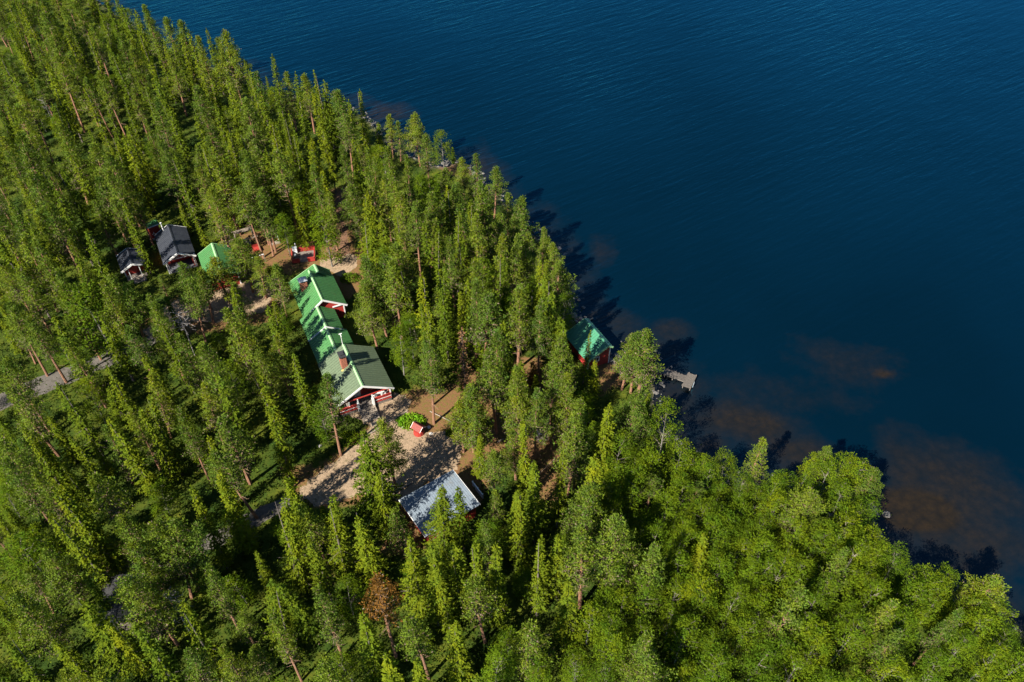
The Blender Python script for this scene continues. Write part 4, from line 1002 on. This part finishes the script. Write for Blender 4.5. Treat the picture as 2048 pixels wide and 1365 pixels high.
# --- timber swing frame, booth, rack
sf_p = at(497, 492); sf = empty('swing_frame', (sf_p.x, sf_p.y, 0), R(-61)); tag(sf, 'weathered grey timber pergola frame with a small red bench at its corner', 'pergola')
for (x, y) in ((-1.5,-1.5),(-1.5,1.3),(1.4,-1.5),(1.4,1.3)):
    m = MB(); m.box(x-.09,x+.09,y-.09,y+.09,0,2.1); m.build('post', M['palewood'], sf)
for (a, b) in (((-1.8,-1.5),(1.7,-1.5)),((-1.8,1.3),(1.7,1.3)),((-1.5,-1.8),(-1.5,1.6)),((1.4,-1.8),(1.4,1.6)),((-1.2,-1.3),(-1.2,1.2)),((-.9,-1.3),(-.9,1.2))):
    m = MB(); m.bar((*a,2.16 if a[1]==b[1] else 2.3),(*b,2.16 if a[1]==b[1] else 2.3),.16,.12); m.build('beam', M['palewood'], sf)
m = MB(); m.box(-.6,.5,-.5,.5,.5,.56); m.box(-.6,-.55,-.5,.5,.56,1.1)
for (x,y) in ((-.5,-.45),(-.5,.45),(.4,-.45),(.4,.45)): m.box(x-.03,x+.03,y-.03,y+.03,0,.5)
m.build('table', M['greywood'], sf)
m = MB(); m.box(1.5,2.5,.3,1.4,.4,.46); m.box(1.45,1.51,.3,1.4,.46,1.0)
for k in range(5): m.box(1.52+k*.2,1.66+k*.2,.3,1.4,.46,.49)
for (x,y) in ((1.55,.35),(1.55,1.35),(2.45,.35),(2.45,1.35)): m.box(x-.04,x+.04,y-.04,y+.04,0,.4)
m.build('bench', M['red'], sf)
kb = at(549, 481); ke = empty('play_booth', (kb.x, kb.y, 0), R(-68)); tag(ke, 'tiny booth with grey roof, white frame and red front on a plank base', 'booth')
m = MB(); m.box(-.9,1.2,-.75,.75,0,.15)
for k in range(7): m.box(.4+k*.11,.5+k*.11,-.75,.75,.15,.18)
m.build('base', M['palewood'], ke)
m = MB(); m.box(-.55,.3,-.55,.55,.15,1.4); m.build('wall', M['red'], ke)
for y in (-.6,.6): m = MB(); m.box(.28,.42,y-.07,y+.07,.15,1.5); m.build('corner_board', M['white'], ke)
m = MB(); m.bar((.36,-.6,1.42),(.36,.6,1.42),.1,.12); m.bar((.36,-.6,.75),(.36,.6,.75),.08,.08); m.build('trim', M['white'], ke)
m = roof_slab(-.75,.55,-.75,1.55,.75,1.62,rib=.3); m.build('roof', M['greywood'], ke)
dk = at(518, 528); de = empty('drying_rack', (dk.x, dk.y, 0), R(28)); tag(de, 'white crossbar on two thin posts above yellow grass', 'drying rack')
m = MB(); m.bar((-1.0,0,1.5),(1.1,0,1.5),.12,.1); m.build('crossbar', M['white'], de)
for x in (-.95,1.05): m = MB(); m.box(x-.05,x+.05,-.05,.05,0,1.45); m.build('post', M['palewood'], de)

# --- red fenced barbecue deck
q = [at(578+7,528), at(636,523), at(627,497), at(583,503)]
dc = at(608, 515); be = empty('barbecue_deck', (dc.x, dc.y, 0), R(11)); tag(be, 'grey plank deck with low red fence panels behind the lodge', 'deck')
m = MB()
for k in range(20): m.box(-1.65+k*.165,-1.5+k*.165,-1.3,1.3,.1,.16)
m.box(-1.6,1.6,-1.25,1.25,0,.09); m.build('floor', M['greywood'], be)
for (a, b) in (((-1.75,-1.4),(-.55,-1.4)),((.65,-1.4),(1.75,-1.4)),((1.75,-1.3),(1.75,1.4)),((-1.75,-1.3),(-1.75,1.4)),((-1.65,1.4),(1.65,1.4))):
    m = MB(); m.bar((*a,.5),(*b,.5),.08,.72); m.bar((*a,.9),(*b,.9),.16,.06); m.build('fence_panel', M['red'], be)
bw = be.matrix_basis if False else None
def onp(base, ang, x, y): c, s = math.cos(ang), math.sin(ang); return (base.x+x*c-y*s, base.y+x*s+y*c)
X_, Y_ = onp(dc, R(11), -1.25, -.3); b2 = empty('dark_bench', (X_, Y_, .16), R(11)); tag(b2, 'dark long box bench inside the red fenced deck', 'bench')
m = MB(); m.box(-.3,.3,-.9,.8,.0,.4); m.build('box', M['black'], b2); m = MB(); m.box(-.34,.34,-.95,.85,.4,.46); m.build('lid', M['black'], b2)
m = MB(); m.box(-.15,.12,.1,.45,.46,.56); m.build('tray', M['zinc'], b2)
X_, Y_ = onp(dc, R(11), -1.3, 1.25); b3 = empty('barbecue_grill', (X_, Y_, .16), R(11)); tag(b3, 'white and grey barbecue grill at the upper left corner of the red deck', 'grill')
m = MB(); m.box(-.35,.35,-.3,.3,0,.9); m.build('body', M['white'], b3)
m = MB(); m.tube([(-.36,0,.95),(.36,0,.95)],[.28,.28],12); m.build('lid', M['zinc'], b3)
m = MB(); m.tube([(.2,.25,.9),(.2,.25,1.7)],[.07,.07],8); m.build('flue', M['white'], b3)

# --- dark roofed shelter, white panel, dark shed, small hut in the far forest
s1 = at(1093, 852, 0); e = empty('dark_roofed_shelter', (s1.x-.3, s1.y-1.3, 0), R(-68)); tag(e, 'low shelter with a dark flat roof and one white edge board among tall pines', 'shelter')
m = roof_slab(-1.3,1.3,1.3,1.9,-1.5,1.7,rib=.3); m.build('roof', M['dark_roof'], e)
m = MB(); m.bar((-1.32,1.34,1.85),(1.32,1.34,1.85),.08,.16); m.build('edge_board', M['white'], e)
m = MB(); m.box(-1.1,1.1,-1.3,1.1,0,1.6); m.build('wall', M['greywood'], e)
w1 = at(955, 985, 0); e = empty('board_fence', (w1.x, w1.y, 0), R(-56)); tag(e, 'short white board fence standing right of the silver roofed shed', 'fence')
m = MB(); m.bar((-1.1,0,.5),(1.1,0,.5),.05,.8); m.bar((-1.15,0,.93),(1.15,0,.93),.12,.05); m.build('panel', M['white'], e)
for x in (-1.1,0,1.1): m = MB(); m.box(x-.05,x+.05,.03,.13,0,.95); m.build('post', M['white'], e)
d1 = at(252, 1222, 0); e = cabin('dark_shed', (d1.x, d1.y), -78, -2.6, 2.6, 1.9, 2.9, 2.1, 'black', 'black', 'shed with a nearly black roof hidden among dark trees at lower left', 'shed', boards='black', wall_m='bark_spruce')

# --- forest undergrowth: one mass of low leafy plants
def undergrowth(n, seed):
    r2 = np.random.default_rng(seed)
    y = r2.uniform(26, 225, n*3); x = r2.uniform(-1, 1, n*3)*(.70*(y*.707+56.6)+3)
    wgt = np.clip(70/y, .3, 1); k = r2.random(len(x)) < wgt; x, y = x[k], y[k]
    sd = signed(x, y); lw = litter_at(x, y); k = (sd > .4) & (r2.random(len(x)) > lw*1.02)
    for P in yardP: k &= ~inpoly(P, x, y)
    for rp in ROADS: k &= ~inpoly(rp, x, y)
    x, y, sd = x[k], y[k], sd[k]
    k = np.array([not in_build(a, b, .1) for a, b in zip(x, y)]); x, y = x[k][:n], y[k][:n]
    s = r2.uniform(.12, .5, len(x))*np.where(r2.random(len(x)) < .16, 2.6, 1)
    m_ = 9; c = np.repeat(np.stack([x, y, np.zeros(len(x))], 1), m_, 0); ss = np.repeat(s, m_)
    P = c + np.stack([r2.normal(0, 1, len(ss))*ss*.9, r2.normal(0, 1, len(ss))*ss*.9, r2.uniform(0, 1, len(ss))*ss*1.3], 1)
    D = r2.normal(size=P.shape)*.8 + np.array([0,0,.35]); Lf = r2.uniform(.16, .36, len(ss))
    return cards(P, D, Lf, Lf*.55, r2)
ROADS = [raylist(p) for p in ([(-60,800),(0,788),(60,762),(120,738),(160,728),(220,700),(300,672),(318,682),(240,724),(165,756),(110,780),(50,802),(0,822),(-60,850)],
    [(200,1150),(300,1116),(380,1090),(450,1052),(520,1014),(592,982),(610,1004),(540,1036),(470,1076),(390,1118),(310,1146),(215,1176)], [(662,516),(664,470),(668,420),(672,390),(690,372),(702,372),(697,410),(694,460),(700,508),(690,514)])]
uo = mobj('undergrowth', quads_mesh('undergrowth', undergrowth(20000, 5), M['fol_under']), None)
tag(uo, 'low green heath and seedlings covering the forest floor', kind='stuff')

# --- stones washed along the waterline: too many to count
def stones(n, seed):
    r3 = np.random.default_rng(seed); mb = MB(); import itertools
    seg = np.hypot(*np.diff(shore, axis=0).T); seg[:3] = 0; seg[-1] = 0; cum = np.cumsum(seg)/seg.sum()
    for k in range(n):
        u = r3.random(); i = int(np.searchsorted(cum, u)); t = r3.random(); p = shore[i]*(1-t) + shore[i+1]*t
        d = shore[i+1]-shore[i]; nn = np.array([-d[1], d[0]])/np.hypot(*d); p = p + nn*r3.normal(.1, .7)
        r = r3.uniform(.08, .30)*(1.5 if r3.random() < .15 else 1)
        if topx(p[0], p[1], 0)[0] < 560: continue
        v = [Vector((math.cos(a)*r*r3.uniform(.7,1.2), math.sin(a)*r*r3.uniform(.7,1.2), z*r)) for z in (-.5, .1) for a in np.arange(6)*math.pi/3]
        v += [Vector((math.cos(a)*r*.55*r3.uniform(.6,1.2), math.sin(a)*r*.55*r3.uniform(.6,1.2), .55*r)) for a in np.arange(6)*math.pi/3]
        c = Vector((p[0], p[1], WZ + .02))
        mb.add([c+q for q in v], [(j, (j+1)%6, 6+(j+1)%6, 6+j) for j in range(6)] + [(6+j, 6+(j+1)%6, 12+(j+1)%6, 12+j) for j in range(6)] + [(12,13,14,15,16,17)])
    o = mb.build('shore_stones', M['rock']); tag(o, 'scattered small grey stones along the waterline', kind='stuff')
stones(1100, 4)
